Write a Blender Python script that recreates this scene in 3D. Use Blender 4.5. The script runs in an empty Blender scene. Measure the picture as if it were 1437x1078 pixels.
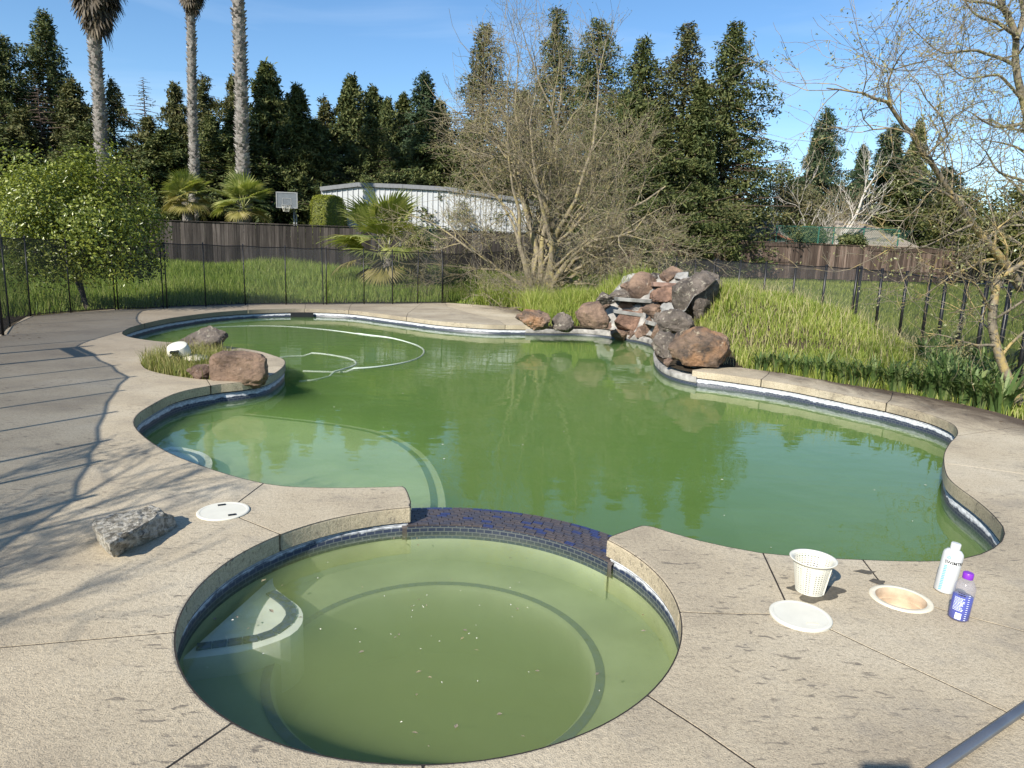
import bpy, bmesh, math, random
import numpy as np
from math import sin, cos, pi, radians as R, atan2, hypot
from mathutils import Vector, Matrix, noise
from mathutils.geometry import delaunay_2d_cdt

# ------------------------------------------------------------------ camera, sky, sun, exposure
S = bpy.context.scene
FPX, CX, CY, EYE = 965.0, 718.5, 539.0, 1.5
PITCH, ROLL = R(10.6), R(2.0)
cam_d = bpy.data.cameras.new('camera'); cam = bpy.data.objects.new('camera', cam_d)
S.collection.objects.link(cam); S.camera = cam
cam_d.sensor_fit = 'HORIZONTAL'; cam_d.sensor_width = 36.0; cam_d.lens = FPX / 1437 * 36
cam_d.clip_start = 0.05; cam_d.clip_end = 3000
cam.matrix_world = Matrix.Translation((0, 0, EYE)) @ Matrix.Rotation(pi / 2 - PITCH, 4, 'X') @ Matrix.Rotation(ROLL, 4, 'Z')

SUN_EL, SUN_AZ = R(34), R(212)          # azimuth of the sun clockwise from +Y
sd = Vector((sin(SUN_AZ) * cos(SUN_EL), cos(SUN_AZ) * cos(SUN_EL), sin(SUN_EL)))
W = bpy.data.worlds.new("World"); S.world = W; W.use_nodes = True
wn, wl = W.node_tree.nodes, W.node_tree.links
wn.clear()
wo = wn.new('ShaderNodeOutputWorld'); bg = wn.new('ShaderNodeBackground'); sky = wn.new('ShaderNodeTexSky')
sky.sky_type = 'NISHITA'; sky.sun_disc = False; sky.sun_elevation = SUN_EL; sky.sun_rotation = SUN_AZ
sky.altitude = 50; sky.air_density = 1.0; sky.dust_density = 0.1; sky.ozone_density = 3.0
bg.inputs['Strength'].default_value = 0.10
tc = wn.new('ShaderNodeTexCoord'); mp = wn.new('ShaderNodeMapping'); mp.inputs['Scale'].default_value = (1.2, 2.2, 7.0)
mp.inputs['Rotation'].default_value = (0.12, 0.2, 0.5)
nz = wn.new('ShaderNodeTexNoise'); nz.inputs['Scale'].default_value = 1.7; nz.inputs['Detail'].default_value = 6; nz.inputs['Distortion'].default_value = 0.6
rp_ = wn.new('ShaderNodeValToRGB'); rp_.color_ramp.elements[0].position = 0.48; rp_.color_ramp.elements[1].position = 0.85
rp_.color_ramp.elements[1].color = (0.26, 0.26, 0.26, 1)
mxw = wn.new('ShaderNodeMix'); mxw.data_type = 'RGBA'; mxw.inputs['B'].default_value = (6.5, 7.3, 8.2, 1)
wl.new(tc.outputs['Generated'], mp.inputs['Vector']); wl.new(mp.outputs[0], nz.inputs['Vector'])
wl.new(nz.outputs['Fac'], rp_.inputs[0]); wl.new(rp_.outputs[0], mxw.inputs['Factor'])
hs = wn.new('ShaderNodeHueSaturation'); hs.inputs['Saturation'].default_value = 1.15; wl.new(sky.outputs[0], hs.inputs['Color']); wl.new(hs.outputs[0], mxw.inputs['A']); wl.new(mxw.outputs['Result'], bg.inputs['Color']); wl.new(bg.outputs[0], wo.inputs['Surface'])
sl = bpy.data.lights.new('sun', 'SUN'); sl.energy = 4.6; sl.angle = R(0.53); sl.color = (1.0, 0.945, 0.85)
so = bpy.data.objects.new('sun', sl); S.collection.objects.link(so); so.rotation_euler = (-sd).to_track_quat('-Z', 'Y').to_euler()
so.location = (-10, -16, 14)
S.view_settings.view_transform = 'Standard'; S.view_settings.look = 'None'
S.view_settings.exposure = 0.8; S.view_settings.gamma = 1.0; S.view_settings.use_curve_mapping = False
S.render.engine = 'CYCLES'
S.cycles.use_denoising = True
S.cycles.max_bounces = 10; S.cycles.diffuse_bounces = 3; S.cycles.glossy_bounces = 4; S.cycles.transparent_max_bounces = 12
S.cycles.volume_bounces = 4; S.cycles.caustics_reflective = False; S.cycles.caustics_refractive = False

rnd = random.Random(5)
nr = np.random.default_rng(5)
C = S.collection

# ------------------------------------------------------------------ helpers
def ray(x, y):
    a = (x - CX) / FPX; b = -(y - CY) / FPX
    a, b = cos(ROLL) * a - sin(ROLL) * b, sin(ROLL) * a + cos(ROLL) * b
    return Vector((a, cos(PITCH) + b * sin(PITCH), -sin(PITCH) + b * cos(PITCH)))
def G(x, y, z=0.0):
    d = ray(x, y); t = (z - EYE) / d.z
    return Vector((d.x * t, d.y * t, z))
def D(x, y, Y):
    d = ray(x, y); t = Y / d.y
    return Vector((d.x * t, Y, EYE + d.z * t))
def tag(o, label=None, cat=None, group=None, kind=None):
    if label: o['label'] = label
    if cat: o['category'] = cat
    if group: o['group'] = group
    if kind: o['kind'] = kind
    return o
def link(name, me, mat=None, parent=None, smooth=False):
    o = bpy.data.objects.new(name, me); C.objects.link(o)
    if mat is not None and not me.materials: me.materials.append(mat)
    if parent is not None: o.parent = parent
    if smooth: me.shade_smooth()
    return o
def empty(name, loc=(0, 0, 0), rz=0, label=None, cat=None, group=None):
    o = bpy.data.objects.new(name, None); C.objects.link(o); o.location = loc; o.rotation_euler = (0, 0, rz)
    o.empty_display_size = 0.1
    return tag(o, label, cat, group)
def fast(name, V, Fc):
    """V (N,3) array, Fc (M,k) index array -> mesh"""
    V = np.asarray(V, np.float32); Fc = np.asarray(Fc, np.int32)
    me = bpy.data.meshes.new(name); k = Fc.shape[1]
    me.vertices.add(len(V)); me.vertices.foreach_set('co', V.ravel())
    me.loops.add(Fc.size); me.loops.foreach_set('vertex_index', Fc.ravel())
    me.polygons.add(len(Fc)); me.polygons.foreach_set('loop_start', np.arange(0, Fc.size, k, dtype=np.int32))
    me.update(calc_edges=True); me.validate()
    return me
def poly(name, V, Fc):
    me = bpy.data.meshes.new(name); me.from_pydata([tuple(v) for v in V], [], Fc); me.update(); return me
class B:
    """collects boxes, tubes, lathes into one mesh"""
    def __init__(s): s.v = []; s.f = []
    def add(s, V, Fc):
        n = len(s.v); s.v += [tuple(v) for v in V]; s.f += [[i + n for i in f] for f in Fc]; return s
    def box(s, c, d, rz=0, M=None):
        hx, hy, hz = d[0] / 2, d[1] / 2, d[2] / 2
        V = [Vector((x * hx, y * hy, z * hz)) for x, y, z in ((-1,-1,-1),(1,-1,-1),(1,1,-1),(-1,1,-1),(-1,-1,1),(1,-1,1),(1,1,1),(-1,1,1))]
        m = M if M is not None else Matrix.Rotation(rz, 3, 'Z')
        return s.add([m @ v + Vector(c) for v in V], [[0,3,2,1],[4,5,6,7],[0,1,5,4],[1,2,6,5],[2,3,7,6],[3,0,4,7]])
    def tube(s, pts, r, n=8, cap=True):
        pts = [Vector(p) for p in pts]; rs = r if isinstance(r, (list, tuple)) else [r] * len(pts)
        V = []; up = Vector((0.13, 0.21, 1)).normalized()
        for i, p in enumerate(pts):
            t = (pts[min(i + 1, len(pts) - 1)] - pts[max(i - 1, 0)]).normalized()
            a = t.cross(up); a = a.normalized() if a.length > 1e-3 else t.orthogonal().normalized()
            b = t.cross(a)
            V += [p + (a * cos(2 * pi * k / n) + b * sin(2 * pi * k / n)) * rs[i] for k in range(n)]
        Fc = [[i * n + k, i * n + (k + 1) % n, (i + 1) * n + (k + 1) % n, (i + 1) * n + k] for i in range(len(pts) - 1) for k in range(n)]
        if cap: Fc += [list(range(n))[::-1], [(len(pts) - 1) * n + k for k in range(n)]]
        return s.add(V, Fc)
    def lathe(s, prof, n=24, c=(0, 0, 0), M=None, sx=1.0):
        V = []
        for r_, z in prof:
            for k in range(n):
                p = Vector((r_ * cos(2 * pi * k / n) * sx, r_ * sin(2 * pi * k / n), z))
                V.append((M @ p if M is not None else p) + Vector(c))
        Fc = [[i * n + k, i * n + (k + 1) % n, (i + 1) * n + (k + 1) % n, (i + 1) * n + k] for i in range(len(prof) - 1) for k in range(n)]
        return s.add(V, Fc)
    def make(s, name, mat, parent=None, smooth=False, bevel=0):
        o = link(name, poly(name, s.v, s.f), mat, parent, smooth)
        if bevel:
            m = o.modifiers.new('b', 'BEVEL'); m.width = bevel; m.segments = 2; m.limit_method = 'ANGLE'; m.angle_limit = R(35)
        return o
def dup(root, loc=None, rz=None, sc=None, label=None):
    r = root.copy(); C.objects.link(r)
    if loc is not None: r.location = loc
    if rz is not None: r.rotation_euler = (0, 0, rz)
    if sc is not None: r.scale = sc if hasattr(sc, '__len__') else (sc, sc, sc)
    if label: r['label'] = label
    for ch in list(root.children):
        c = ch.copy(); C.objects.link(c); c.parent = r
    return r
def catmull(pts, step):
    P = [Vector(p) for p in pts]; P = [2 * P[0] - P[1]] + P + [2 * P[-1] - P[-2]]; out = []
    for i in range(1, len(P) - 2):
        n = max(1, int((P[i + 1] - P[i]).length / step))
        for k in range(n):
            t = k / n
            out.append(0.5 * (2 * P[i] + (P[i+1] - P[i-1]) * t + (2*P[i-1] - 5*P[i] + 4*P[i+1] - P[i+2]) * t * t + (3*P[i] - P[i-1] - 3*P[i+1] + P[i+2]) * t ** 3))
    out.append(P[-2]); return out
def inpoly(X, Y, pg):
    X = np.asarray(X, float); Y = np.asarray(Y, float); ins = np.zeros(X.shape, bool)
    pg = np.asarray([(p[0], p[1]) for p in pg]); x0, y0 = pg[-1]
    for x1, y1 in pg:
        c = ((y1 > Y) != (y0 > Y)) & (X < (x0 - x1) * (Y - y1) / ((y0 - y1) if y0 != y1 else 1e-12) + x1)
        ins ^= c; x0, y0 = x1, y1
    return ins
def distpl(X, Y, pl, closed=False):
    X = np.asarray(X, float); Y = np.asarray(Y, float); pl = np.asarray([(p[0], p[1]) for p in pl])
    if closed: pl = np.vstack([pl, pl[:1]])
    d = np.full(X.shape, 1e9)
    for (ax, ay), (bx, by) in zip(pl[:-1], pl[1:]):
        ux, uy = bx - ax, by - ay; L = ux * ux + uy * uy + 1e-12
        t = np.clip(((X - ax) * ux + (Y - ay) * uy) / L, 0, 1)
        d = np.minimum(d, np.hypot(X - ax - t * ux, Y - ay - t * uy))
    return d

# ------------------------------------------------------------------ materials
def newmat(name):
    m = bpy.data.materials.new(name); m.use_nodes = True; n = m.node_tree; n.nodes.clear()
    return m, n.nodes, n.links, n.nodes.new('ShaderNodeOutputMaterial')
def ramp(nd, stops):
    r_ = nd.new('ShaderNodeValToRGB'); e = r_.color_ramp.elements
    while len(e) < len(stops): e.new(0.5)
    for k, (p, c) in enumerate(stops):
        e[k].position = p; e[k].color = (c[0], c[1], c[2], 1) if hasattr(c, '__len__') else (c, c, c, 1)
    return r_
def noisen(nd, ln, vec, scale, detail=4, rough=0.55, dist=0.0, sc=None):
    t = nd.new('ShaderNodeTexNoise'); t.inputs['Scale'].default_value = scale; t.inputs['Detail'].default_value = detail
    t.inputs['Roughness'].default_value = rough; t.inputs['Distortion'].default_value = dist
    if sc is not None:
        m = nd.new('ShaderNodeMapping'); m.inputs['Scale'].default_value = sc; ln.new(vec, m.inputs['Vector']); vec = m.outputs[0]
    ln.new(vec, t.inputs['Vector']); return t
def mixc(nd, ln, f, a, b, mode='MIX'):
    m = nd.new('ShaderNodeMix'); m.data_type = 'RGBA'; m.blend_type = mode
    for s_, v in (('Factor', f), ('A', a), ('B', b)):
        i = m.inputs[s_]
        if isinstance(v, (int, float)): i.default_value = v
        elif isinstance(v, tuple): i.default_value = (*v, 1)
        else: ln.new(v, i)
    return m.outputs['Result']
def simple(name, col, rough=0.6, var=0.25, scale=8, metal=0, bump=0.0, bscale=60, spec=0.4, coords='Object', stretch=None, trans=0):
    m, nd, ln, out = newmat(name); b = nd.new('ShaderNodeBsdfPrincipled'); t = nd.new('ShaderNodeTexCoord')
    n = noisen(nd, ln, t.outputs[coords], scale, 5, sc=stretch)
    dk = tuple(c * (1 - var) for c in col); lt = tuple(min(1, c * (1 + var * .6)) for c in col)
    r_ = ramp(nd, [(0.3, dk), (0.7, lt)]); ln.new(n.outputs['Fac'], r_.inputs[0]); ln.new(r_.outputs[0], b.inputs['Base Color'])
    b.inputs['Roughness'].default_value = rough; b.inputs['Metallic'].default_value = metal; b.inputs['Specular IOR Level'].default_value = spec
    if bump:
        n2 = noisen(nd, ln, t.outputs[coords], bscale, 4, sc=stretch); bp = nd.new('ShaderNodeBump'); bp.inputs['Strength'].default_value = bump
        bp.inputs['Distance'].default_value = 0.02
        ln.new(n2.outputs['Fac'], bp.inputs['Height']); ln.new(bp.outputs[0], b.inputs['Normal'])
    ln.new(b.outputs[0], out.inputs[0]); return m
def leafmat(name, stops, trans=0.35, rough=0.5, spec=0.25, nscale=0.6):
    """colour per leaf (random per island) plus slow drift through the crown"""
    m, nd, ln, out = newmat(name); g = nd.new('ShaderNodeNewGeometry'); t = nd.new('ShaderNodeTexCoord')
    n = noisen(nd, ln, t.outputs['Object'], nscale, 3)
    ad = nd.new('ShaderNodeMath'); ad.operation = 'MULTIPLY_ADD'; ad.inputs[1].default_value = 0.62
    ln.new(g.outputs['Random Per Island'], ad.inputs[0])
    mu = nd.new('ShaderNodeMath'); mu.operation = 'MULTIPLY'; mu.inputs[1].default_value = 0.45; ln.new(n.outputs['Fac'], mu.inputs[0]); ln.new(mu.outputs[0], ad.inputs[2])
    r_ = ramp(nd, stops); ln.new(ad.outputs[0], r_.inputs[0])
    b = nd.new('ShaderNodeBsdfPrincipled'); b.inputs['Roughness'].default_value = rough; b.inputs['Specular IOR Level'].default_value = spec
    ln.new(r_.outputs[0], b.inputs['Base Color'])
    tr = nd.new('ShaderNodeBsdfTranslucent'); ln.new(mixc(nd, ln, 0.6, r_.outputs[0], (1.0, 1.0, 0.25), 'MULTIPLY'), tr.inputs['Color'])
    mx = nd.new('ShaderNodeMixShader'); mx.inputs[0].default_value = trans; ln.new(b.outputs[0], mx.inputs[1]); ln.new(tr.outputs[0], mx.inputs[2])
    ln.new(mx.outputs[0], out.inputs[0]); return m

def concrete_mat():
    m, nd, ln, out = newmat('exposed_aggregate_concrete'); t = nd.new('ShaderNodeNewGeometry'); P = t.outputs['Position']
    n1 = noisen(nd, ln, P, 0.9, 6, 0.6); r1 = ramp(nd, [(0.3, (0.31, 0.26, 0.19)), (0.5, (0.46, 0.39, 0.28)), (0.72, (0.54, 0.475, 0.36))]); ln.new(n1.outputs['Fac'], r1.inputs[0])
    n2 = noisen(nd, ln, P, 190, 2, 0.7); r2 = ramp(nd, [(0.30, 0.38), (0.43, 0.88), (0.6, 1.05), (0.76, 1.28)]); ln.new(n2.outputs['Fac'], r2.inputs[0])
    c = mixc(nd, ln, 0.9, r1.outputs[0], r2.outputs[0], 'MULTIPLY')
    n2b = noisen(nd, ln, P, 55, 3, 0.7); r2b = ramp(nd, [(0.32, 0.68), (0.5, 1.0), (0.7, 1.1)]); ln.new(n2b.outputs['Fac'], r2b.inputs[0])
    c = mixc(nd, ln, 0.8, c, r2b.outputs[0], 'MULTIPLY')
    # small elongated leaf stains, gathered in patches
    n3 = noisen(nd, ln, P, 24, 3, 0.6, 0.5, sc=(0.5, 1.35, 1)); r3 = ramp(nd, [(0.585, 0.0), (0.66, 1.0)]); ln.new(n3.outputs['Fac'], r3.inputs[0])
    n4 = noisen(nd, ln, P, 1.3, 3); r4 = ramp(nd, [(0.40, 0.1), (0.60, 1.0)]); ln.new(n4.outputs['Fac'], r4.inputs[0])
    st = nd.new('ShaderNodeMath'); st.operation = 'MULTIPLY'; ln.new(r3.outputs[0], st.inputs[0]); ln.new(r4.outputs[0], st.inputs[1])
    st2 = nd.new('ShaderNodeMath'); st2.operation = 'MULTIPLY'; st2.inputs[1].default_value = 0.75; ln.new(st.outputs[0], st2.inputs[0])
    c = mixc(nd, ln, st2.outputs[0], c, (0.10, 0.088, 0.075))
    # broad grey weathering
    n5 = noisen(nd, ln, P, 2.2, 7, 0.7, 0.3); r5 = ramp(nd, [(0.53, 0.0), (0.75, 0.55)]); ln.new(n5.outputs['Fac'], r5.inputs[0])
    c = mixc(nd, ln, r5.outputs[0], c, (0.20, 0.185, 0.165))
    # dirt washed off the planting: right-hand bank
    sx = nd.new('ShaderNodeSeparateXYZ'); ln.new(P, sx.inputs[0])
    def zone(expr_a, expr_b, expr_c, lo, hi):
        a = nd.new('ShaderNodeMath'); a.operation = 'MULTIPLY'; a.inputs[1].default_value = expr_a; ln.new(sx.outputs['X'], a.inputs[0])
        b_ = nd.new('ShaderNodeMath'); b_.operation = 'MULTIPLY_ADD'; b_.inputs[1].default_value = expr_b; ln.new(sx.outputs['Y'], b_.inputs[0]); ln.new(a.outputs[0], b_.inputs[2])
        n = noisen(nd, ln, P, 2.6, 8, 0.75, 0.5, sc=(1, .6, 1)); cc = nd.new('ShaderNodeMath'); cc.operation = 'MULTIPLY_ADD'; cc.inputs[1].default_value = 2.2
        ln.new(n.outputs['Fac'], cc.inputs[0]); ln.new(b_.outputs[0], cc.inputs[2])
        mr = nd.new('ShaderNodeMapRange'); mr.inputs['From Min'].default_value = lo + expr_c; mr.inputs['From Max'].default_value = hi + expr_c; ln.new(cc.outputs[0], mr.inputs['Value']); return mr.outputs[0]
    z1 = zone(1.0, 0.42, 1.1, 7.3, 8.2)
    z2 = zone(-1.0, 0.10, 1.1, 3.9, 7.6)  # left deck: grey weathering, widened to paint in the mesh fence's shade
    c = mixc(nd, ln, z1, c, (0.085, 0.064, 0.048))
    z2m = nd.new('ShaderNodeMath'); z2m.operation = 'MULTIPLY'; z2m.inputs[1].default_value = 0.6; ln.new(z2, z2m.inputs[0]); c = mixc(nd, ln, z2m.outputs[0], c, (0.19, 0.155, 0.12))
    oi = nd.new('ShaderNodeObjectInfo'); rs_ = ramp(nd, [(0.0, (0.86, 0.86, 0.87)), (1.0, (1.06, 1.05, 1.03))]); ln.new(oi.outputs['Random'], rs_.inputs[0]); c = mixc(nd, ln, 1.0, c, rs_.outputs[0], 'MULTIPLY')
    b = nd.new('ShaderNodeBsdfPrincipled'); b.inputs['Roughness'].default_value = 0.88; b.inputs['Specular IOR Level'].default_value = 0.25
    ln.new(c, b.inputs['Base Color'])
    bp = nd.new('ShaderNodeBump'); bp.inputs['Strength'].default_value = 0.55; bp.inputs['Distance'].default_value = 0.006; ln.new(n2.outputs['Fac'], bp.inputs['Height'])
    bp2 = nd.new('ShaderNodeBump'); bp2.inputs['Strength'].default_value = 0.35; bp2.inputs['Distance'].default_value = 0.012; ln.new(n2b.outputs['Fac'], bp2.inputs['Height']); ln.new(bp.outputs[0], bp2.inputs['Normal'])
    ln.new(bp2.outputs[0], b.inputs['Normal']); ln.new(b.outputs[0], out.inputs[0]); return m

def rock_mat(name, base, dark, pale, pale_amt=0.6, scale=3.0, warm=None):
    m, nd, ln, out = newmat(name); t = nd.new('ShaderNodeTexCoord'); oi = nd.new('ShaderNodeObjectInfo')
    ad = nd.new('ShaderNodeVectorMath'); ad.operation = 'ADD'; ln.new(t.outputs['Object'], ad.inputs[0]); ln.new(oi.outputs['Location'], ad.inputs[1]); P = ad.outputs[0]
    n1 = noisen(nd, ln, P, scale, 8, 0.68, 0.3); r1 = ramp(nd, [(0.34, dark), (0.55, base), (0.72, tuple(min(1, c * 1.5) for c in base))]); ln.new(n1.outputs['Fac'], r1.inputs[0]); c = r1.outputs[0]
    if warm:
        nw = noisen(nd, ln, P, scale * .7, 4, 0.6); rw = ramp(nd, [(0.48, 0.0), (0.60, 0.85)]); ln.new(nw.outputs['Fac'], rw.inputs[0]); c = mixc(nd, ln, rw.outputs[0], c, warm)
    n2 = noisen(nd, ln, P, scale * 3.1, 5, 0.65, 0.2); r2 = ramp(nd, [(pale_amt, 0.0), (pale_amt + 0.08, 0.85)]); ln.new(n2.outputs['Fac'], r2.inputs[0])
    c = mixc(nd, ln, r2.outputs[0], c, pale)
    n4 = noisen(nd, ln, P, scale * 2.1, 6, 0.7); r4 = ramp(nd, [(0.56, 0.0), (0.66, 0.8)]); ln.new(n4.outputs['Fac'], r4.inputs[0]); c = mixc(nd, ln, r4.outputs[0], c, dark)
    b = nd.new('ShaderNodeBsdfPrincipled'); b.inputs['Roughness'].default_value = 0.85; b.inputs['Specular IOR Level'].default_value = 0.25; ln.new(c, b.inputs['Base Color'])
    n3 = noisen(nd, ln, P, scale * 7, 10, 0.72); bp = nd.new('ShaderNodeBump'); bp.inputs['Strength'].default_value = 1.0; bp.inputs['Distance'].default_value = 0.06
    ln.new(n3.outputs['Fac'], bp.inputs['Height']); ln.new(bp.outputs[0], b.inputs['Normal']); ln.new(b.outputs[0], out.inputs[0]); return m

def wood_mat(name, a, b_, c_, streak=(14, 14, 0.8)):
    m, nd, ln, out = newmat(name); t = nd.new('ShaderNodeTexCoord'); oi = nd.new('ShaderNodeObjectInfo')
    ad = nd.new('ShaderNodeVectorMath'); ad.operation = 'ADD'; ln.new(t.outputs['Object'], ad.inputs[0]); ln.new(oi.outputs['Location'], ad.inputs[1])
    n = noisen(nd, ln, ad.outputs[0], 1.0, 6, 0.7, sc=streak); r_ = ramp(nd, [(0.3, a), (0.52, b_), (0.75, c_)]); ln.new(n.outputs['Fac'], r_.inputs[0])
    rr = ramp(nd, [(0.0, 0.45), (0.6, 1.0), (1.0, 1.7)]); ln.new(oi.outputs['Random'], rr.inputs[0])
    c = mixc(nd, ln, 1.0, r_.outputs[0], rr.outputs[0], 'MULTIPLY')
    b = nd.new('ShaderNodeBsdfPrincipled'); b.inputs['Roughness'].default_value = 0.85; b.inputs['Specular IOR Level'].default_value = 0.2
    ln.new(c, b.inputs['Base Color']); ln.new(b.outputs[0], out.inputs[0]); return m

def bark_mat(name, a, b_, lichen=None, sc=(6, 6, 1.5), scale=3):
    m, nd, ln, out = newmat(name); t = nd.new('ShaderNodeTexCoord'); P = t.outputs['Object']
    n = noisen(nd, ln, P, scale, 7, 0.7, sc=sc); r_ = ramp(nd, [(0.32, a), (0.68, b_)]); ln.new(n.outputs['Fac'], r_.inputs[0]); c = r_.outputs[0]
    if lichen:
        n2 = noisen(nd, ln, P, 5, 5, 0.7); r2 = ramp(nd, [(0.5, 0.0), (0.58, 0.9)]); ln.new(n2.outputs['Fac'], r2.inputs[0]); c = mixc(nd, ln, r2.outputs[0], c, lichen)
    b = nd.new('ShaderNodeBsdfPrincipled'); b.inputs['Roughness'].default_value = 0.9; b.inputs['Specular IOR Level'].default_value = 0.2; ln.new(c, b.inputs['Base Color'])
    bp = nd.new('ShaderNodeBump'); bp.inputs['Strength'].default_value = 0.7; bp.inputs['Distance'].default_value = 0.02; ln.new(n.outputs['Fac'], bp.inputs['Height']); ln.new(bp.outputs[0], b.inputs['Normal'])
    ln.new(b.outputs[0], out.inputs[0]); return m

def water_mat(name, scat, dens, ripple=0.05, film=0.05, filmcol=(0.25, 0.36, 0.16), absorb=None, wind=1.0):
    m, nd, ln, out = newmat(name); t = nd.new('ShaderNodeNewGeometry'); P = t.outputs['Position']
    tr = nd.new('ShaderNodeBsdfTransparent'); gl = nd.new('ShaderNodeBsdfGlossy'); gl.inputs['Roughness'].default_value = 0.012
    df = nd.new('ShaderNodeBsdfDiffuse'); df.inputs['Color'].default_value = (*filmcol, 1)
    fr = nd.new('ShaderNodeFresnel'); fr.inputs['IOR'].default_value = 1.36
    n1 = noisen(nd, ln, P, 2.2 * wind, 2, 0.5, 0.2, sc=(1, 1.6, 1)); bp = nd.new('ShaderNodeBump'); bp.inputs['Strength'].default_value = ripple; bp.inputs['Distance'].default_value = 0.05
    ln.new(n1.outputs['Fac'], bp.inputs['Height'])
    n1b = noisen(nd, ln, P, 14 * wind, 2, 0.5, sc=(1, 1.5, 1)); bpb = nd.new('ShaderNodeBump'); bpb.inputs['Strength'].default_value = ripple; bpb.inputs['Distance'].default_value = 0.004
    ln.new(n1b.outputs['Fac'], bpb.inputs['Height']); ln.new(bp.outputs[0], bpb.inputs['Normal'])
    ln.new(bpb.outputs[0], gl.inputs['Normal']); ln.new(bpb.outputs[0], fr.inputs['Normal'])
    nf = noisen(nd, ln, P, 1.1, 5, 0.6, 1.2); rf = ramp(nd, [(0.42, 0.0), (0.75, film * 4)]); ln.new(nf.outputs['Fac'], rf.inputs[0])
    m1 = nd.new('ShaderNodeMixShader'); ln.new(rf.outputs[0], m1.inputs[0]); ln.new(tr.outputs[0], m1.inputs[1]); ln.new(df.outputs[0], m1.inputs[2])
    inv = nd.new('ShaderNodeMath'); inv.operation = 'SUBTRACT'; inv.inputs[0].default_value = 1.0; ln.new(t.outputs['Backfacing'], inv.inputs[1])
    fm = nd.new('ShaderNodeMath'); fm.operation = 'MULTIPLY'; ln.new(fr.outputs[0], fm.inputs[0]); ln.new(inv.outputs[0], fm.inputs[1])
    m2 = nd.new('ShaderNodeMixShader'); ln.new(fm.outputs[0], m2.inputs[0]); ln.new(m1.outputs[0], m2.inputs[1]); ln.new(gl.outputs[0], m2.inputs[2])
    ln.new(m2.outputs[0], out.inputs['Surface'])
    sc = nd.new('ShaderNodeVolumeScatter'); sc.inputs['Color'].default_value = (*scat, 1); sc.inputs['Density'].default_value = dens; sc.inputs['Anisotropy'].default_value = 0.0
    ab = nd.new('ShaderNodeVolumeAbsorption'); ab.inputs['Color'].default_value = (*scat, 1); ab.inputs['Density'].default_value = dens
    a2 = nd.new('ShaderNodeAddShader'); ln.new(sc.outputs[0], a2.inputs[0]); ln.new(ab.outputs[0], a2.inputs[1]); ln.new(a2.outputs[0], out.inputs['Volume'])
    return m

def mesh_fabric():
    m, nd, ln, out = newmat('pool_fence_mesh_fabric')
    tr = nd.new('ShaderNodeBsdfTransparent'); df = nd.new('ShaderNodeBsdfDiffuse'); df.inputs['Color'].default_value = (0.05, 0.052, 0.055, 1)
    lw = nd.new('ShaderNodeLayerWeight'); lw.inputs['Blend'].default_value = 0.25
    mr = nd.new('ShaderNodeMapRange'); mr.inputs['To Min'].default_value = 0.43; mr.inputs['To Max'].default_value = 0.82; ln.new(lw.outputs['Facing'], mr.inputs['Value'])
    mx = nd.new('ShaderNodeMixShader'); ln.new(mr.outputs[0], mx.inputs[0]); ln.new(tr.outputs[0], mx.inputs[1]); ln.new(df.outputs[0], mx.inputs[2]); ln.new(mx.outputs[0], out.inputs[0]); return m

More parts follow.
